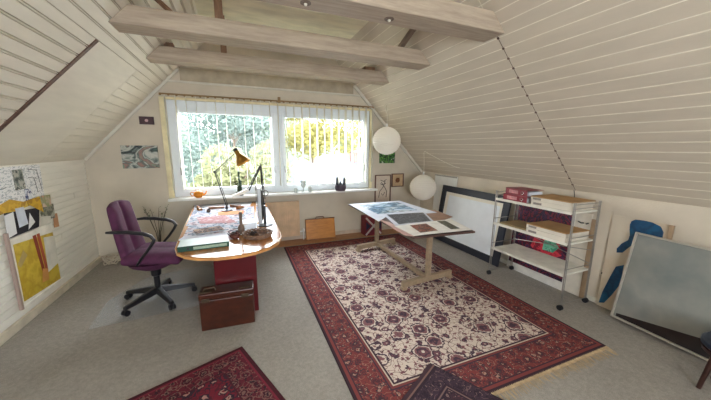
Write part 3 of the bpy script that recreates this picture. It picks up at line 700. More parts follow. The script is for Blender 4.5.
Tn = lean(1.02, 0, 4.78, 4.86, .38)
m_case = wood('orange plywood', (176, 112, 48), (206, 140, 66), (2, 8, 8), .35)
obj('case_body', G(Tn).box(0, .53, 0, .045, 0, .365), m_case, sc_, bevel=.006)
obj('case_rim', G(Tn).box(-.004, .534, -.003, .010, 0, .012), mat('dark case trim', (120, 72, 34), .4), sc_)
obj('case_rim', G(Tn).box(-.004, .534, -.003, .010, .355, .369), mat('dark case trim', (120, 72, 34), .4), sc_)
obj('handle', G(Tn).tube([(.19, .02, .365), (.20, .02, .395), (.33, .02, .395), (.34, .02, .365)], .009), mat('brown leather', (110, 72, 50), .6), sc_, smooth=True)
fx = thing('union_flag_box', (2.24, 4.72, .006), 'dark red box with pale diagonal flag stripes below the drawing table', 'box')
obj('box_body', G().box(2.08, 2.42, 4.66, 4.86, .006, .36), mat('dark red fabric', (128, 40, 52), .7, var=.15), fx, bevel=.006)
for a in (1, -1):
    g = G(); T_ = Matrix.Translation((2.25, 4.655, .183)) @ Matrix.Rotation(a*math.radians(46), 4, 'Y'); g.T = T_; g.box(-.225, .225, -.001+a*.0004, .005, -.016, .016); obj('stripe', g, mat('pale flag stripe', (206, 190, 186), .7), fx)
g = G()
for pts in ([(2.10, .10), (2.10, .27), (2.19, .183)], [(2.40, .10), (2.40, .27), (2.31, .183)]): g.hexa([(x, 4.6605, z) for x, z in pts], [(x, 4.657, z) for x, z in pts])
obj('flag_field', g, mat('navy fabric', (40, 38, 66), .7), fx)
def framed(name, x0, x1, z0, z1, fm, pm, label, cat='picture', bw=.018, mat_w=0., y=D):
    t = thing(name, ((x0+x1)/2, y-.012, z0), label, cat)
    g = G().box(x0, x1, y-.026, y-.001, z0, z0+bw).box(x0, x1, y-.026, y-.001, z1-bw, z1).box(x0, x0+bw, y-.026, y-.001, z0+bw, z1-bw).box(x1-bw, x1, y-.026, y-.001, z0+bw, z1-bw)
    obj('frame', g, fm, t); obj('print', G().box(x0+bw, x1-bw, y-.012, y-.001, z0+bw, z1-bw), pm, t)
    return t
m_ff = wood('brown picture frame', (84, 58, 50), (120, 84, 70), (4, 4, 4))
fl = patches('beige botanical print', [(206, 190, 172), (208, 192, 174), (210, 196, 178), (206, 190, 172)], 6)
t = framed('framed_picture', 2.385, 2.725, .56, 1.10, m_ff, fl, 'tall brown framed drawing of dark curved stems by the window corner')
g = G()
for pts in ([(2.47, .66), (2.49, .78), (2.56, .86), (2.60, .98)], [(2.63, .66), (2.64, .78), (2.58, .88), (2.52, .96)], [(2.50, .93), (2.56, .90), (2.62, .94)], [(2.52, .74), (2.56, .70), (2.60, .76)], [(2.50, 1.0), (2.57, .97), (2.63, 1.01)]):
    g.tube([(x, D-.013, z) for x, z in pts], .006, 5)
obj('ink_drawing', g, mat('dark ink', (64, 54, 60), .7), t)
t = framed('framed_picture', 2.745, 3.01, .855, 1.115, m_ff, mat('tan picture ground', (200, 170, 132), .6, var=.1), 'small square brown framed picture to the right of the tall drawing')
obj('motif', G().lathe([(0, 0), (.05, .001), (.05, .004), (0, .005)], (2.877, D-.012, .985), 12, (0, -1, 0)).tube([(2.83, D-.014, .94), (2.88, D-.014, 1.0), (2.92, D-.014, 1.03)], .007, 5), mat('brown motif', (122, 74, 42), .6, var=.3, scale=40), t)
t = thing('green_picture', (2.63, D-.01, 1.32), 'dark green leaf photo on the wall under the left paper lantern', 'picture')
obj('canvas', G().box(2.47, 2.80, D-.018, D-.001, 1.32, 1.57), patches('green leaf photo', [(18, 36, 22), (30, 80, 34), (96, 150, 60), (26, 60, 34), (190, 206, 180), (14, 26, 18)], 9, dist=1.2), t)
t = thing('abstract_painting', (-1.27, D-.02, 1.30), 'unframed grey green abstract painting left of the window', 'painting')
obj('canvas', G().box(-1.485, -1.06, D-.028, D-.001, 1.30, 1.615), patches('grey green abstract paint', [(70, 96, 88), (34, 34, 38), (120, 134, 128), (196, 196, 186), (92, 110, 104), (160, 120, 110), (120, 150, 130), (40, 40, 44)], 3.0, (1, 1, 1.6), dist=1.5, smooth=True), t)
t = thing('dark_picture', (-1.15, D-.01, 1.90), 'tiny dark maroon picture high on the wall left of the window', 'picture')
obj('canvas', G().box(-1.235, -1.065, D-.02, D-.001, 1.905, 2.01), mat('dark maroon paint', (70, 40, 48), .5, var=.2), t)
obj('motif', G().lathe([(0, 0), (.02, 0), (.02, .003), (0, .003)], (-1.15, D-.02, 1.957), 12, (0, -1, 0)), mat('pale pink spot', (206, 170, 170), .6), t)
# dry twig plant behind the chair
tw = thing('twig_plant', (-1.12, 4.72, 0), 'thin leafy twig plant in a pot behind the purple chair', 'plant')
obj('pot', G().lathe([(0, 0), (.07, 0), (.09, .14), (.08, .14), (.07, .12), (0, .12)], (-1.12, 4.72, 0), 20), mat('brown pot', (120, 92, 72), .6), tw, smooth=True)
g = G(); lv = G()
for k in range(7):
    ex = random.uniform(-.14, .16); ey = random.uniform(-.08, .12); h = random.uniform(.68, .90)
    p = [(-1.12, 4.72, .12), (-1.12+ex*.2, 4.72+ey*.3, .4), (-1.12+ex*.6, 4.72+ey*.7, h*.8), (-1.12+ex, 4.72+ey, h)]; g.tube(p, [.006, .005, .004, .002], 5)
    for j in range(6):
        f = .55+.45*j/5; c = Vector(p[2]).lerp(Vector(p[3]), max(0, (f-.6)/.4)) if f > .6 else Vector(p[1]).lerp(Vector(p[2]), f/.6)
        d = Vector((random.gauss(0, 1), random.gauss(0, 1), random.uniform(0, 1))).normalized()*.04; s_ = d.cross(Vector((0, 0, 1))).normalized()*.012
        lv.add([c, c+d*.5+s_, c+d, c+d*.5-s_], [(0, 1, 2, 3)])
obj('stems', g, mat('dark twig', (84, 78, 66), .8), tw, smooth=True); obj('leaves', lv, mat('olive leaf', (104, 112, 84), .7), tw)
# cables in the corner
g = G(); rnd = random.Random(5); pts = []
for k in range(60):
    a = k*.62; pts.append((-1.68+.09*math.cos(a)*(1+.3*math.sin(k*.37)), 4.74+.11*math.sin(a)*(1+.3*math.cos(k*.5)), .012+.11*abs(math.sin(k*.43))))
g.tube(pts, .006, 5)
prop(obj('cable_bundle', g, mat('pale cable', (206, 196, 176), .5), smooth=True), 'tangle of pale cables on the carpet in the far left corner', 'cable')
g = G().tube([(-1.3, 4.91, .3), (-1.42, 4.9, .25), (-1.45, 4.9, .10), (-1.43, 4.88, .02)], .004, 5)
prop(obj('cable', g, MATS['pale cable'], smooth=True), 'thin pale cable hanging down the far wall behind the chair', 'cable')

# ------------------------------------------------------------------ paper lanterns
m_lan = translucent('white rice paper', (250, 246, 238), .45)
m_cord = mat('pale cord', (226, 220, 206), .5)
def lantern(x, y, z, r, zc, label, cordpts):
    t = thing('paper_lantern', (x, y, z), label, 'lantern', 'round paper lanterns hung from the slope')
    prof = []; n = 36
    for k in range(n+1):
        a = -pi/2+pi*(.045+.91*k/n); rr = r*(1-.03*(k % 2)); prof.append((rr*math.cos(a), rr*math.sin(a)*.98))
    obj('paper_shade', G().lathe(prof, (x, y, z), 36), m_lan, t, smooth=True)
    obj('cord', G().tube(cordpts, .005, 6), m_cord, t, smooth=True)
    obj('fitting', G().cyl((x, y, z+r*.97), (x, y, z+r*.97+.05), .014), m_white, t, smooth=True)
lantern(2.30, 4.33, 1.72, .235, 0, 'paper lantern hanging higher, beside the right edge of the window', [(2.30, 4.33, 1.98)]+[(2.30, 4.33, 2.02), (2.30, 4.33, 2.15), (2.27, 4.33, 2.20), (2.25, 4.33, 2.26), (2.29, 4.33, 2.31), (2.31, 4.33, 2.27), (2.30, 4.33, 2.19)])
zz = SRx
lantern(3.02, 4.27, .915, .235, 0, 'paper lantern hanging lower, above the far end of the drawing table', [(3.02, 4.27, 1.17), (3.02, 4.27, 1.35), (3.005, 4.27, 1.52), (3.0, 4.25, 1.555), (3.05, 4.15, 1.50), (3.12, 3.95, 1.41), (3.20, 3.72, 1.32), (3.235, 3.62, 1.30)])

# ------------------------------------------------------------------ drawing table
m_pine = wood('pale beige wood', (138, 118, 94), (166, 144, 118), (8, 8, 8), .5)
dt = thing('drawing_table', (1.98, 3.3, .012), 'drawing table on beige wooden T legs standing on the floral rug', 'table')
zt0 = .718
obj('tabletop', G().prism([(1.55, 2.315), (2.29, 2.26), (2.47, 4.12), (1.545, 4.135)], zt0, zt0+.02), mat('dark brown table board', (84, 62, 56), .4, var=.1), dt, bevel=.003)
zr = .012
def tleg(y, ang, xc):
    T_ = Matrix.Translation((xc, y, 0)) @ Matrix.Rotation(math.radians(ang), 4, 'Z')
    obj('post', G(T_).box(-.03, .03, -.022, .022, zr+.10, zt0-.045), m_pine, dt, bevel=.003)
    f = obj('foot_bar', G(T_).box(-.37, .37, -.026, .026, zr+.035, zr+.10), m_pine, dt, bevel=.004)
    for s_ in (-1, 1): obj('foot_pad', G(T_).box(s_*.35-.03, s_*.35+.03, -.03, .03, zr, zr+.035), m_pine, f, bevel=.003)
    obj('support_arm', G(T_).box(-.30, .30, -.022, .022, zt0-.045, zt0), m_pine, dt, bevel=.003)
tleg(2.66, 6, 2.01); tleg(4.02, 10, 2.0)
obj('stretcher', G().box(1.985, 2.03, 2.68, 4.0, zr+.04, zr+.09), m_pine, dt, bevel=.003)
zp = zt0+.0205
blue = patches('blue grey landscape print', [(196, 210, 224), (170, 192, 210), (84, 132, 164), (34, 74, 104), (150, 178, 192), (206, 212, 216), (44, 66, 80)], 3.4, (1, 2.2, 1), dist=1., rough=.35)
def sheet2(name, pts, z, label, inner, m, border=paper, cat='print', th=.003):
    t = thing(name, (pts[0][0], pts[0][1], z), label, cat)
    obj('sheet_paper', G().hexa([(x, y, z) for x, y in pts], [(x, y, z+th) for x, y in pts]), border, t)
    for q in (inner if isinstance(inner[0][0], (tuple, list)) else [inner]):
        obj('picture', G().hexa([(x, y, z+th) for x, y in q], [(x, y, z+th+.0006) for x, y in q]), m, t)
sheet2('print_sheet', [(1.50, 2.97), (1.69, 3.15), (2.46, 3.13), (2.44, 4.09), (1.555, 4.09)], zp+.0036, 'large pale blue landscape print at the far end of the drawing table', [(1.66, 3.32), (2.30, 3.36), (2.34, 3.97), (1.66, 3.97)], blue)
sheet2('print_sheet', [(2.10, 2.70), (2.50, 2.86), (2.55, 3.30), (2.2, 3.35)], zp, 'brown card sticking out over the right edge of the drawing table', [(2.2, 2.9), (2.45, 2.97), (2.47, 3.2), (2.25, 3.2)], mat('brown card', (150, 118, 98), .6, var=.1), mat('brown card', (150, 118, 98)))
sheet2('print_sheet', [(1.58, 2.70), (2.10, 2.70), (2.31, 3.22), (1.72, 3.30)], zp+.0078, 'dark speckled night photo print in the middle of the drawing table', [(1.65, 2.76), (2.09, 2.76), (2.27, 3.18), (1.75, 3.24)], patches('dark speckled photo', [(40, 48, 60), (70, 78, 92), (28, 32, 42), (120, 124, 130), (52, 58, 70)], 30, rough=.3))
sheet2('print_sheet', [(1.56, 2.32), (2.26, 2.28), (2.37, 2.74), (1.56, 2.70)], zp+.012, 'white sheet with two photos at the near edge of the drawing table', [[(1.68, 2.38), (1.90, 2.38), (1.95, 2.66), (1.73, 2.66)]], patches('red brown photo', [(120, 60, 50), (150, 84, 66), (64, 48, 48), (170, 110, 90), (90, 50, 46)], 14, rough=.3), mat('glossy off white paper', (232, 230, 224), .3))
prop(obj('photo_print', G().hexa([(2.06, 2.37, zp+.0158), (2.17, 2.36, zp+.0158), (2.24, 2.69, zp+.0158), (2.13, 2.70, zp+.0158)], [(2.06, 2.37, zp+.017), (2.17, 2.36, zp+.017), (2.24, 2.69, zp+.017), (2.13, 2.70, zp+.017)]), patches('dark green photo', [(60, 66, 56), (90, 92, 76), (44, 46, 44), (130, 124, 110)], 16, rough=.3)), 'narrow dark green photo strip on the near sheet of the drawing table', 'photo')
prop(obj('magazine', G().hexa([(1.50, 2.40, zp), (1.575, 2.33, zp), (1.60, 2.9, zp), (1.545, 3.02, zp)], [(1.50, 2.40, zp+.012), (1.575, 2.33, zp+.008), (1.60, 2.9, zp+.008), (1.545, 3.02, zp+.012)]), mat('pinkish magazine cover', (204, 168, 160), .4, var=.1)), 'pinkish curled magazine along the left edge of the drawing table', 'magazine')

# ------------------------------------------------------------------ right wall: leaning things
def leanx(xb, xt, y0, z0, h):
    """local x = along -y ... returns matrix: local (u along +y, v up the lean, w outward -x)"""
    a = math.atan2(xt-xb, h); c, s_ = math.cos(a), math.sin(a)
    return Matrix(((-c, 0, s_, xb), (0, 1, 0, y0), (s_, 0, c, z0), (0, 0, 0, 1)))   # x: outward normal, y: +y, z: up
wp = thing('leaning_board', (3.40, 4.2, 0), 'tall plain white panel leaning on the right wall behind the lower lantern', 'panel')
T_ = leanx(3.39, 3.425, 0, 0, 1.12)
obj('board', G(T_).box(-.0, .012, 3.86, 4.45, 0, 1.13), m_white, wp, bevel=.002)
obj('edge_strip', G(T_).box(.012, .02, 3.86, 4.45, 1.105, 1.13), mat('grey strip', (170, 168, 160), .6), wp)
bf = thing('framed_poster', (3.25, 3.4, 0), 'big black frame around a blank white sheet leaning on the right wall', 'frame')
T_ = leanx(3.235, 3.375, 0, 0, .96); y0, y1, H1, bw = 2.73, 4.13, .975, .105
m_bf = mat('matt black frame', (38, 40, 50), .5, var=.08)
obj('frame', G(T_).box(0, .03, y0, y1, 0, bw).box(0, .03, y0, y1, H1-bw, H1).box(0, .03, y0, y0+bw, bw, H1-bw).box(0, .03, y1-bw, y1, bw, H1-bw), m_bf, bf, bevel=.003)
obj('mount', G(T_).box(.0, .012, y0+bw, y1-bw, bw, H1-bw), mat('cream mount board', (232, 226, 212), .6, var=.02), bf)
obj('blank_sheet', G(T_).box(.0122, .014, y0+bw+.05, y1-bw-.08, bw+.0, H1-bw-.05), mat('bluish white sheet', (232, 236, 240), .5, var=.02), bf)
wb2 = thing('white_canvas', (3.41, 2.1, 0), 'white canvas with a wooden edge leaning behind the trolley', 'canvas')
T_ = leanx(3.406, 3.428, 0, 0, .92)
obj('board', G(T_).box(0, .012, 1.80, 2.70, 0, .93), mat('warm white board', (224, 216, 202), .6), wb2, bevel=.002)
obj('wooden_edge', G(T_).box(0, .018, 1.745, 1.80, 0, .88), wood('tan stretcher wood', (150, 124, 98), (178, 152, 124), (6, 6, 2)), wb2, bevel=.002)
art = thing('bright_painting', (3.36, 2.33, 0), 'dark violet painting with red and green shapes leaning behind the trolley', 'painting')
T_ = leanx(3.368, 3.402, 0, 0, .93)
obj('canvas', G(T_).box(0, .016, 1.95, 2.70, 0, .93), mat('white canvas margin', (226, 222, 214), .6), art)
obj('paint', G(T_).box(.016, .0165, 1.97, 2.68, .10, .92), patches('violet red paint', [(44, 24, 54), (70, 34, 70), (30, 22, 40), (120, 30, 50), (60, 40, 80), (26, 20, 34)], 9, dist=2.), art)
def blob(T_, pts, th0, th1): # pts (y, z)
    return G(T_).hexa([(th0, y, z) for y, z in pts], [(th1, y, z) for y, z in pts])
obj('paint_shape', blob(T_, [(2.40, .40), (2.36, .55), (2.22, .62), (2.06, .52), (2.02, .40), (2.12, .33), (2.28, .31)], .0165, .0175), patches('red paint', [(170, 30, 48), (200, 50, 66), (120, 24, 44)], 9, dist=1), art)
obj('paint_shape', blob(T_, [(2.25, .40), (2.24, .52), (2.14, .56), (2.06, .48), (2.12, .40)], .0175, .0182), patches('green paint', [(60, 140, 110), (110, 180, 150), (40, 100, 84)], 12, dist=1), art)
for yy in (2.60, 2.43, 2.22, 2.05): obj('paint_shape', blob(T_, [(yy-.05, .16), (yy-.06, .26), (yy+.02, .30), (yy+.06, .18)], .0165, .0172), patches('crimson paint', [(130, 26, 44), (36, 22, 38), (160, 60, 70)], 20, dist=2), art)

# trolley
tr = thing('shelf_trolley', (3.10, 2.155, 0), 'chrome wire trolley with three white shelves by the right wall', 'trolley')
X0, X1, Y0, Y1 = 2.92, 3.325, 1.70, 2.60
m_wire = mat('satin chrome', (160, 156, 150), .35, .7)
for y in (Y0, Y1):
    for x, s_ in ((X0, 1), (X1, -1)):
        u = obj('upright', G().cyl((x, y, .055), (x, y, 1.10), .0065, n=10).cyl((x+s_*.024, y, .055), (x+s_*.024, y, 1.10), .0035, n=8), m_wire, tr, smooth=True)
        cs = G().cyl((x-.014, y, .027), (x-.004, y, .027), .027, n=16).cyl((x+.004, y, .027), (x+.014, y, .027), .027, n=16).cyl((x, y, .027), (x, y, .06), .007)
        obj('caster', cs, m_blk, u, smooth=True)
    for z in (.06, .43, .75, 1.04, 1.08): obj('crossbar', G().cyl((X0, y, z), (X1, y, z), .0042, n=8), m_wire, tr, smooth=True)
for z in (.37, .69, 1.0):
    sh = obj('shelf', G().box(X0-.005, X1+.005, Y0+.012, Y1-.012, z-.012, z+.004), mat('white shelf laminate', (224, 220, 208), .45), tr, bevel=.002)
    obj('shelf_lip', G().box(X0-.012, X0-.006, Y0+.01, Y1-.01, z-.016, z+.012), MATS['white shelf laminate'], sh)
obj('back_wire', G().cyl((X1, Y0, .43), (X1, Y1, .58), .004, n=6).cyl((X1, Y0, .58), (X1, Y1, .43), .004, n=6), m_wire, tr, smooth=True)
# ring binders
m_bur = mat('burgundy binder card', (130, 26, 42), .4, var=.1, scale=12)
def binder(T_, label):
    t = thing('ring_binder', T_.translation, label, 'binder', 'burgundy ring binders on the trolley')
    obj('spine', G(T_).box(-.004, .0, -.155, .155, 0, .07), m_bur, t, bevel=.002)
    obj('covers', G(T_).box(0, .23, -.155, .155, 0, .003).box(0, .23, -.155, .155, .067, .07), m_bur, t)
    obj('pages', G(T_).box(.03, .22, -.148, .148, .004, .05), paper, t)
    obj('spine_label', G(T_).box(-.0055, -.004, -.03, .10, .016, .054), mat('faded pink label', (196, 130, 132), .6, var=.15, scale=30), t)
    obj('finger_ring', G(T_).tube([(-.006, -.09+.016*math.cos(2*pi*k/16), .035+.016*math.sin(2*pi*k/16)) for k in range(16)], .003, 5, True), m_chr, t, smooth=True)
binder(Matrix.Translation((2.945, 2.36, 1.0045)), 'burgundy ring binder lying flat on the top shelf, lower of two')
binder(Matrix.Translation((2.965, 2.365, 1.0755)) @ Matrix.Rotation(math.radians(-6), 4, 'Z'), 'burgundy ring binder with an open side, stacked on top of another')
# flat cardboard boxes
m_card = mat('brown cardboard', (176, 138, 92), .8, var=.1, scale=6)
m_cw = mat('off white carton side', (216, 208, 194), .6, var=.04)
def carton(T_, sx, sy, h, label, lidn=.022, top=True):
    t = thing('flat_carton', T_.translation, label, 'box', 'flat brown lidded cartons on the trolley')
    obj('carton_body', G(T_).box(-sx/2+.003, sx/2-.003, -sy/2+.003, sy/2-.003, 0, h-.004), m_cw, t, bevel=.002)
    obj('lid', G(T_).box(-sx/2, sx/2, -sy/2, sy/2, h-lidn, h), m_card if top else m_cw, t, bevel=.0015)
    obj('carton_label', G(T_).box(-sx/2-.0005, -sx/2+.003, sy/2-.12, sy/2-.03, .008, .03), mat('grey label', (140, 130, 124), .6, var=.1, scale=60), t)
Rz = lambda a: Matrix.Rotation(math.radians(a), 4, 'Z')
carton(Matrix.Translation((3.13, 1.955, 1.0045)) @ Rz(2), .36, .42, .048, 'flat white carton on the top shelf, lower of the stacked pair', .004, False)
carton(Matrix.Translation((3.13, 1.955, 1.053)) @ Rz(-1), .35, .44, .045, 'flat carton with a brown lid on the top shelf, upper of the pair', .010)
carton(Matrix.Translation((3.11, 1.955, .6945)) @ Rz(1), .37, .42, .05, 'flat white carton on the middle shelf, lower of the stacked pair', .004, False)
carton(Matrix.Translation((3.11, 1.955, .745)) @ Rz(-1), .36, .43, .045, 'flat carton with a brown lid on the middle shelf, upper of the pair', .010)
prop(obj('cardboard_folder', G().box(2.95, 3.27, 2.17, 2.54, .6945, .712), mat('olive tan card', (150, 130, 92), .7), bevel=.002), 'olive tan cardboard folder on the middle shelf left of the cartons', 'folder')
# hanging cable from the joint
prop(obj('hanging_cable', G().tube([(3.405, 2.01, 1.16), (3.40, 2.0, 1.13), (3.36, 1.97, 1.11), (3.335, 1.955, 1.08), (3.33, 1.95, 1.02)], .004, 6), m_blk, smooth=True), 'thin dark cable dropping from the slope joint behind the top cartons', 'cable')
hk = thing('wall_hook', (3.42, 1.86, .81), 'small black twin wall hook beside the trolley with a thin cable', 'hook')
obj('hook_plate', G().box(3.424, 3.434, 1.84, 1.88, .80, .84), m_blk, hk, bevel=.002)
for a in (-1, 1): obj('prong', G().tube([(3.425, 1.86+a*.01, .82), (3.39, 1.86+a*.025, .82), (3.38, 1.86+a*.05, .835)], .006, 6), m_blk, hk, smooth=True)
obj('wire', G().tube([(3.43, 1.86, .80), (3.43, 2.0, .80), (3.43, 2.13, .815)], .003, 5), m_blk, hk, smooth=True)
ol = thing('wall_socket', (3.43, 1.605, .30), 'cream double wall socket low on the right wall', 'socket')
obj('socket_plate', G().box(3.424, 3.434, 1.545, 1.665, .305, .375), mat('cream socket plastic', (206, 194, 172), .4), ol, bevel=.003)
for y in (1.575, 1.635): obj('socket_hole', G().cyl((3.4235, y, .34), (3.4245, y, .34), .014, n=14), m_blk, ol)
# canvas with a blue blot
bc = thing('blue_painting', (3.40, 1.4, 0), 'beige board with a big blue paint blot behind the glazed picture', 'painting')
T_ = leanx(3.402, 3.425, 0, 0, .96)
obj('board', G(T_).box(0, .005, 1.215, 1.63, 0, .965), patches('stained beige board', [(196, 184, 166), (200, 188, 170), (196, 178, 154), (198, 186, 168)], 2.2, smooth=True), bc)
obj('wooden_edge', G(T_).box(0, .02, 1.185, 1.215, 0, .965), wood('tan stretcher wood', 0, 0), bc)
pts = [(1.485, .90), (1.478, .935), (1.45, .957), (1.39, .962), (1.33, .958), (1.27, .935), (1.245, .89), (1.245, .83), (1.27, .785), (1.31, .76), (1.37, .745), (1.42, .735), (1.46, .68), (1.50, .615), (1.545, .60), (1.55, .64), (1.52, .70), (1.475, .75), (1.47, .80), (1.48, .85)]
m_blue = patches('blue paint', [(8, 64, 104), (12, 76, 116), (8, 56, 92), (14, 84, 122)], 7, smooth=True)
obj('blue_blot', G(T_).hexa([(.005, y, z) for y, z in pts], [(.0062, y, z) for y, z in pts]), m_blue, bc)
obj('blue_blot', G(T_).hexa([(.005, y, z) for y, z in [(1.47, .50), (1.53, .46), (1.56, .34), (1.60, .16), (1.615, .03), (1.57, .05), (1.52, .16), (1.47, .30)]], [(.0062, y, z) for y, z in [(1.47, .50), (1.53, .46), (1.56, .34), (1.60, .16), (1.615, .03), (1.57, .05), (1.52, .16), (1.47, .30)]]), m_blue, bc)
# glazed picture
gp = thing('glazed_picture', (3.26, .9, 0), 'large glazed dark picture in a thin silver frame leaning at the right edge', 'picture')
T_ = leanx(3.24, 3.37, 0, 0, .80); T_ = T_ @ Matrix.Rotation(math.radians(1.2), 4, 'X')
y0, y1, H1, bw = .25, 1.425, .835, .016
m_sil = mat('silver frame metal', (196, 190, 178), .35, .5)
m_pict = bpy.data.materials.new('misty dark picture'); tt = NT(m_pict)
tt.t.links.new(tt.ramp(tt.noise(2.6, 4), [(.3, srgb((112, 118, 116))), (.55, srgb((138, 138, 132))), (.75, srgb((118, 122, 120)))]), tt.b.inputs['Base Color']); tt.b.inputs['Roughness'].default_value = .08; tt.b.inputs['Specular IOR Level'].default_value = .8
obj('frame', G(T_).box(0, .03, y0, y1, 0, bw).box(0, .03, y0, y1, H1-bw, H1).box(0, .03, y0, y0+bw, bw, H1-bw).box(0, .03, y1-bw, y1, bw, H1-bw), m_sil, gp, bevel=.003)
obj('glazed_print', G(T_).box(.0, .012, y0+bw, y1-bw, bw, H1-bw), m_pict, gp)
obj('dark_wedge', G(T_).hexa([(.012, 1.39, bw), (.012, .27, bw), (.012, .27, .25), (.012, 1.39, .045)], [(.0125, 1.39, bw), (.0125, .27, bw), (.0125, .27, .25), (.0125, 1.39, .045)]), mat('dark lower wedge', (48, 42, 42), .1), gp)  # dark wedge on the lower panel, taller towards the near end
# stool at the edge
st = thing('stool', (2.93, .60, 0), 'dark stool with a navy cushion cut off by the right picture edge', 'stool')
obj('cushion', G().lathe([(0, 0), (.15, 0), (.17, .02), (.17, .05), (.15, .068), (0, .072)], (2.93, .60, .30), 28), mat('navy cushion', (34, 44, 60), .35), st, smooth=True)
obj('seat_ring', G().lathe([(0, 0), (.16, 0), (.165, .025), (0, .025)], (2.93, .60, .275), 28), mat('dark brown lacquer', (58, 34, 28), .3), st, smooth=True)
for k in range(4):
    a = pi/4+k*pi/2; obj('leg', G().cyl((2.93+.11*math.cos(a), .60+.11*math.sin(a), .276), (2.93+.15*math.cos(a), .60+.15*math.sin(a), 0), .016, .013), MATS['dark brown lacquer'], st, smooth=True)

m_note = mat('bright note paper', (246, 246, 246), .7, var=.02)
# ------------------------------------------------------------------ pin board on the left wall
WXL = XL+.0025
def wallq(name, pts, d0, d1, m, parent=None, label=None, cat=None, group=None):
    x0, x1 = WXL+d0, WXL+d1
    o = obj(name, G().hexa([(x0, y, z) for y, z in pts], [(x1, y, z) for y, z in pts]), m, parent)
    if label: prop(o, label, cat, group)
    return o
R4 = lambda y0, y1, z0, z1: [(y0, z0), (y1, z0), (y1, z1), (y0, z1)]
pb = thing('pin_board', (XL+.01, 3.62, .16), 'white pin board with a mauve wooden edge hung low on the left wall', 'pin board')
wallq('board', R4(3.33, 3.95, .15, .80), 0, .018, mat('off white board', (244, 240, 230), .6), pb)
wallq('wooden_edge', R4(3.305, 3.33, .15, .86), 0, .022, wood('mauve brown wood', (160, 138, 130), (190, 170, 158), (6, 6, 1)), pb)
wallq('bottom_edge', R4(3.33, 3.95, .15, .175), .018, .026, mat('off white board', 0), pb)
ub = thing('sketch_sheet', (XL+.01, 3.4, .93), 'big white sheet covered in fine pencil sketches high on the left wall', 'sheet')
wallq('sheet_paper', [(3.02, 1.09), (3.95, 1.085), (3.965, 1.415), (3.02, 1.415)], 0, .002, patches('sketched white paper', [(246, 246, 246), (240, 240, 242), (248, 248, 248), (190, 194, 200), (246, 246, 246), (244, 244, 244)], 16, (1, 1, 2.2)), ub)
g = G()
for (a, b) in [((3.76, 1.38), (3.90, 1.36)), ((3.90, 1.36), (3.93, 1.15)), ((3.76, 1.30), (3.88, 1.28)), ((3.84, 1.28), (3.86, 1.14)), ((3.3, 1.22), (3.45, 1.24))]:
    g.cyl((WXL+.0025, a[0], a[1]), (WXL+.0025, b[0], b[1]), .0022, n=4)
obj('pencil_lines', g, mat('pencil grey', (96, 96, 100), .8), ub)
wallq('photo', R4(3.555, 3.69, 1.20, 1.385), .003, .005, patches('grey photo', [(60, 70, 66), (120, 130, 124), (180, 180, 170), (84, 90, 88), (200, 196, 180)], 14), label='grey photo pinned on the big sketch sheet, upper one', cat='photo')
wallq('photo', [(3.66, 1.06), (3.75, 1.06), (3.76, 1.19), (3.67, 1.20)], .003, .005, patches('blue figure photo', [(226, 230, 240), (60, 70, 120), (230, 234, 240), (90, 100, 150), (236, 236, 240)], 12), label='small white picture with a blue figure below the grey photo', cat='photo')
wallq('yellow_paper', [(3.02, .99), (3.36, 1.03), (3.5, 1.02), (3.7, 1.035), (3.88, .93), (3.86, 1.10), (3.62, 1.085), (3.45, 1.135), (3.3, 1.10), (3.02, 1.12)], .006, .008, patches('mustard yellow paper', [(206, 160, 16), (220, 176, 30), (190, 140, 10), (226, 190, 60)], 8), label='torn mustard yellow paper strip across the bottom of the sketch sheet', cat='paper')
wallq('black_paper', [(3.34, .804), (3.77, .804), (3.83, .99), (3.36, 1.03)], .003, .0055, mat('black sugar paper', (40, 38, 46), .8), label='black paper sheet pinned between the yellow strip and the board', cat='paper')
wallq('note', [(3.02, .82), (3.18, .82), (3.18, 1.02), (3.02, 1.0)], .003, .0055 ,m_note, label='white note at the very left edge of the photo above the board', cat='paper')
wallq('note', [(3.335, .81), (3.45, .825), (3.458, 1.02), (3.345, 1.01)], .009, .011 ,m_note, label='white tall note on the left part of the black paper', cat='paper')
wallq('note', [(3.495, .866), (3.618, .872), (3.60, 1.04), (3.488, 1.045)], .009, .011, mat('bluish note paper', (224, 230, 242), .7), label='bluish white note on the middle of the black paper', cat='paper')
wallq('note', [(3.603, .819), (3.713, .867), (3.66, .97)], .0115, .013 ,m_note, label='white folded corner scrap pointing down on the black paper', cat='paper')
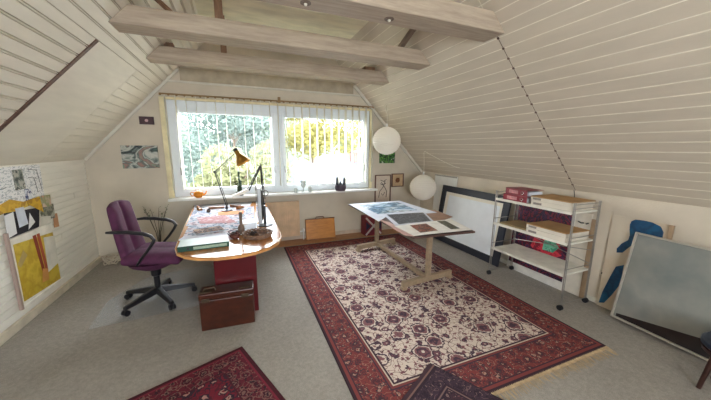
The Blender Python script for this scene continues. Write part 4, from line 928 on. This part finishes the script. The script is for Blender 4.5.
wallq('photo', [(3.832, .859), (4.06, .83), (4.069, .985), (3.831, 1.02)], .003, .005, patches('olive photo', [(110, 112, 92), (160, 160, 140), (84, 88, 74), (190, 190, 176)], 12, smooth=True), label='olive grey photo pinned right of the black paper', cat='photo')
wallq('postcard', [(3.87, .98), (4.02, .97), (4.03, 1.09), (3.88, 1.10)], .009, .011, patches('pink green card', [(210, 160, 140), (150, 160, 110), (226, 200, 180)], 10, smooth=True), label='small pink and green postcard right of the yellow strip', cat='card')
wallq('note', [(3.765, .735), (3.95, .71), (3.985, .87), (3.80, .90)], .0055, .007, mat('ivory paper', (230, 226, 214), .7), label='ivory note overlapping the lower part of the olive photo', cat='paper')
wallq('tan_card', [(4.02, .73), (4.11, .72), (4.115, .87), (4.04, .88)], .0, .002, mat('tan card', (200, 150, 110), .7), label='small tan card at the right end of the pinned papers', cat='card')
wallq('yellow_sheet', [(3.35, .21), (3.925, .18), (3.935, .70), (3.36, .745)], .0185, .0205, patches('bright yellow paper', [(206, 176, 48), (222, 194, 70), (196, 160, 40), (214, 186, 60)], 5, smooth=True), label='large yellow sheet filling the white pin board', cat='paper')
wallq('red_strip', [(3.665, .34), (3.70, .34), (3.665, .75), (3.62, .75)], .021, .024, mat('red brown paint strip', (150, 62, 40), .6), label='thin dark red strip on the yellow sheet, the left one', cat='strip')
wallq('red_strip', [(3.715, .33), (3.75, .33), (3.72, .75), (3.68, .75)], .021, .024, mat('orange red paint strip', (186, 92, 56), .6), label='orange red strip on the yellow sheet, the right one', cat='strip')
wallq('note', [(3.74, .33), (3.92, .36), (3.945, .66), (3.765, .69)], .0245, .026, mat('ivory paper', 0), label='tall ivory note on the right half of the yellow sheet', cat='paper')
wallq('orange_strip', [(3.62, .27), (3.72, .26), (3.74, .37), (3.66, .40)], .0262, .028, mat('peach orange card', (222, 160, 90), .7), label='peach orange card near the bottom of the yellow sheet', cat='card')
wallq('note', [(3.36, .56), (3.46, .66), (3.50, .60), (3.39, .52)], .021, .023, mat('tan note paper', (196, 170, 110), .7), label='small tan note at the left side of the yellow sheet', cat='paper')
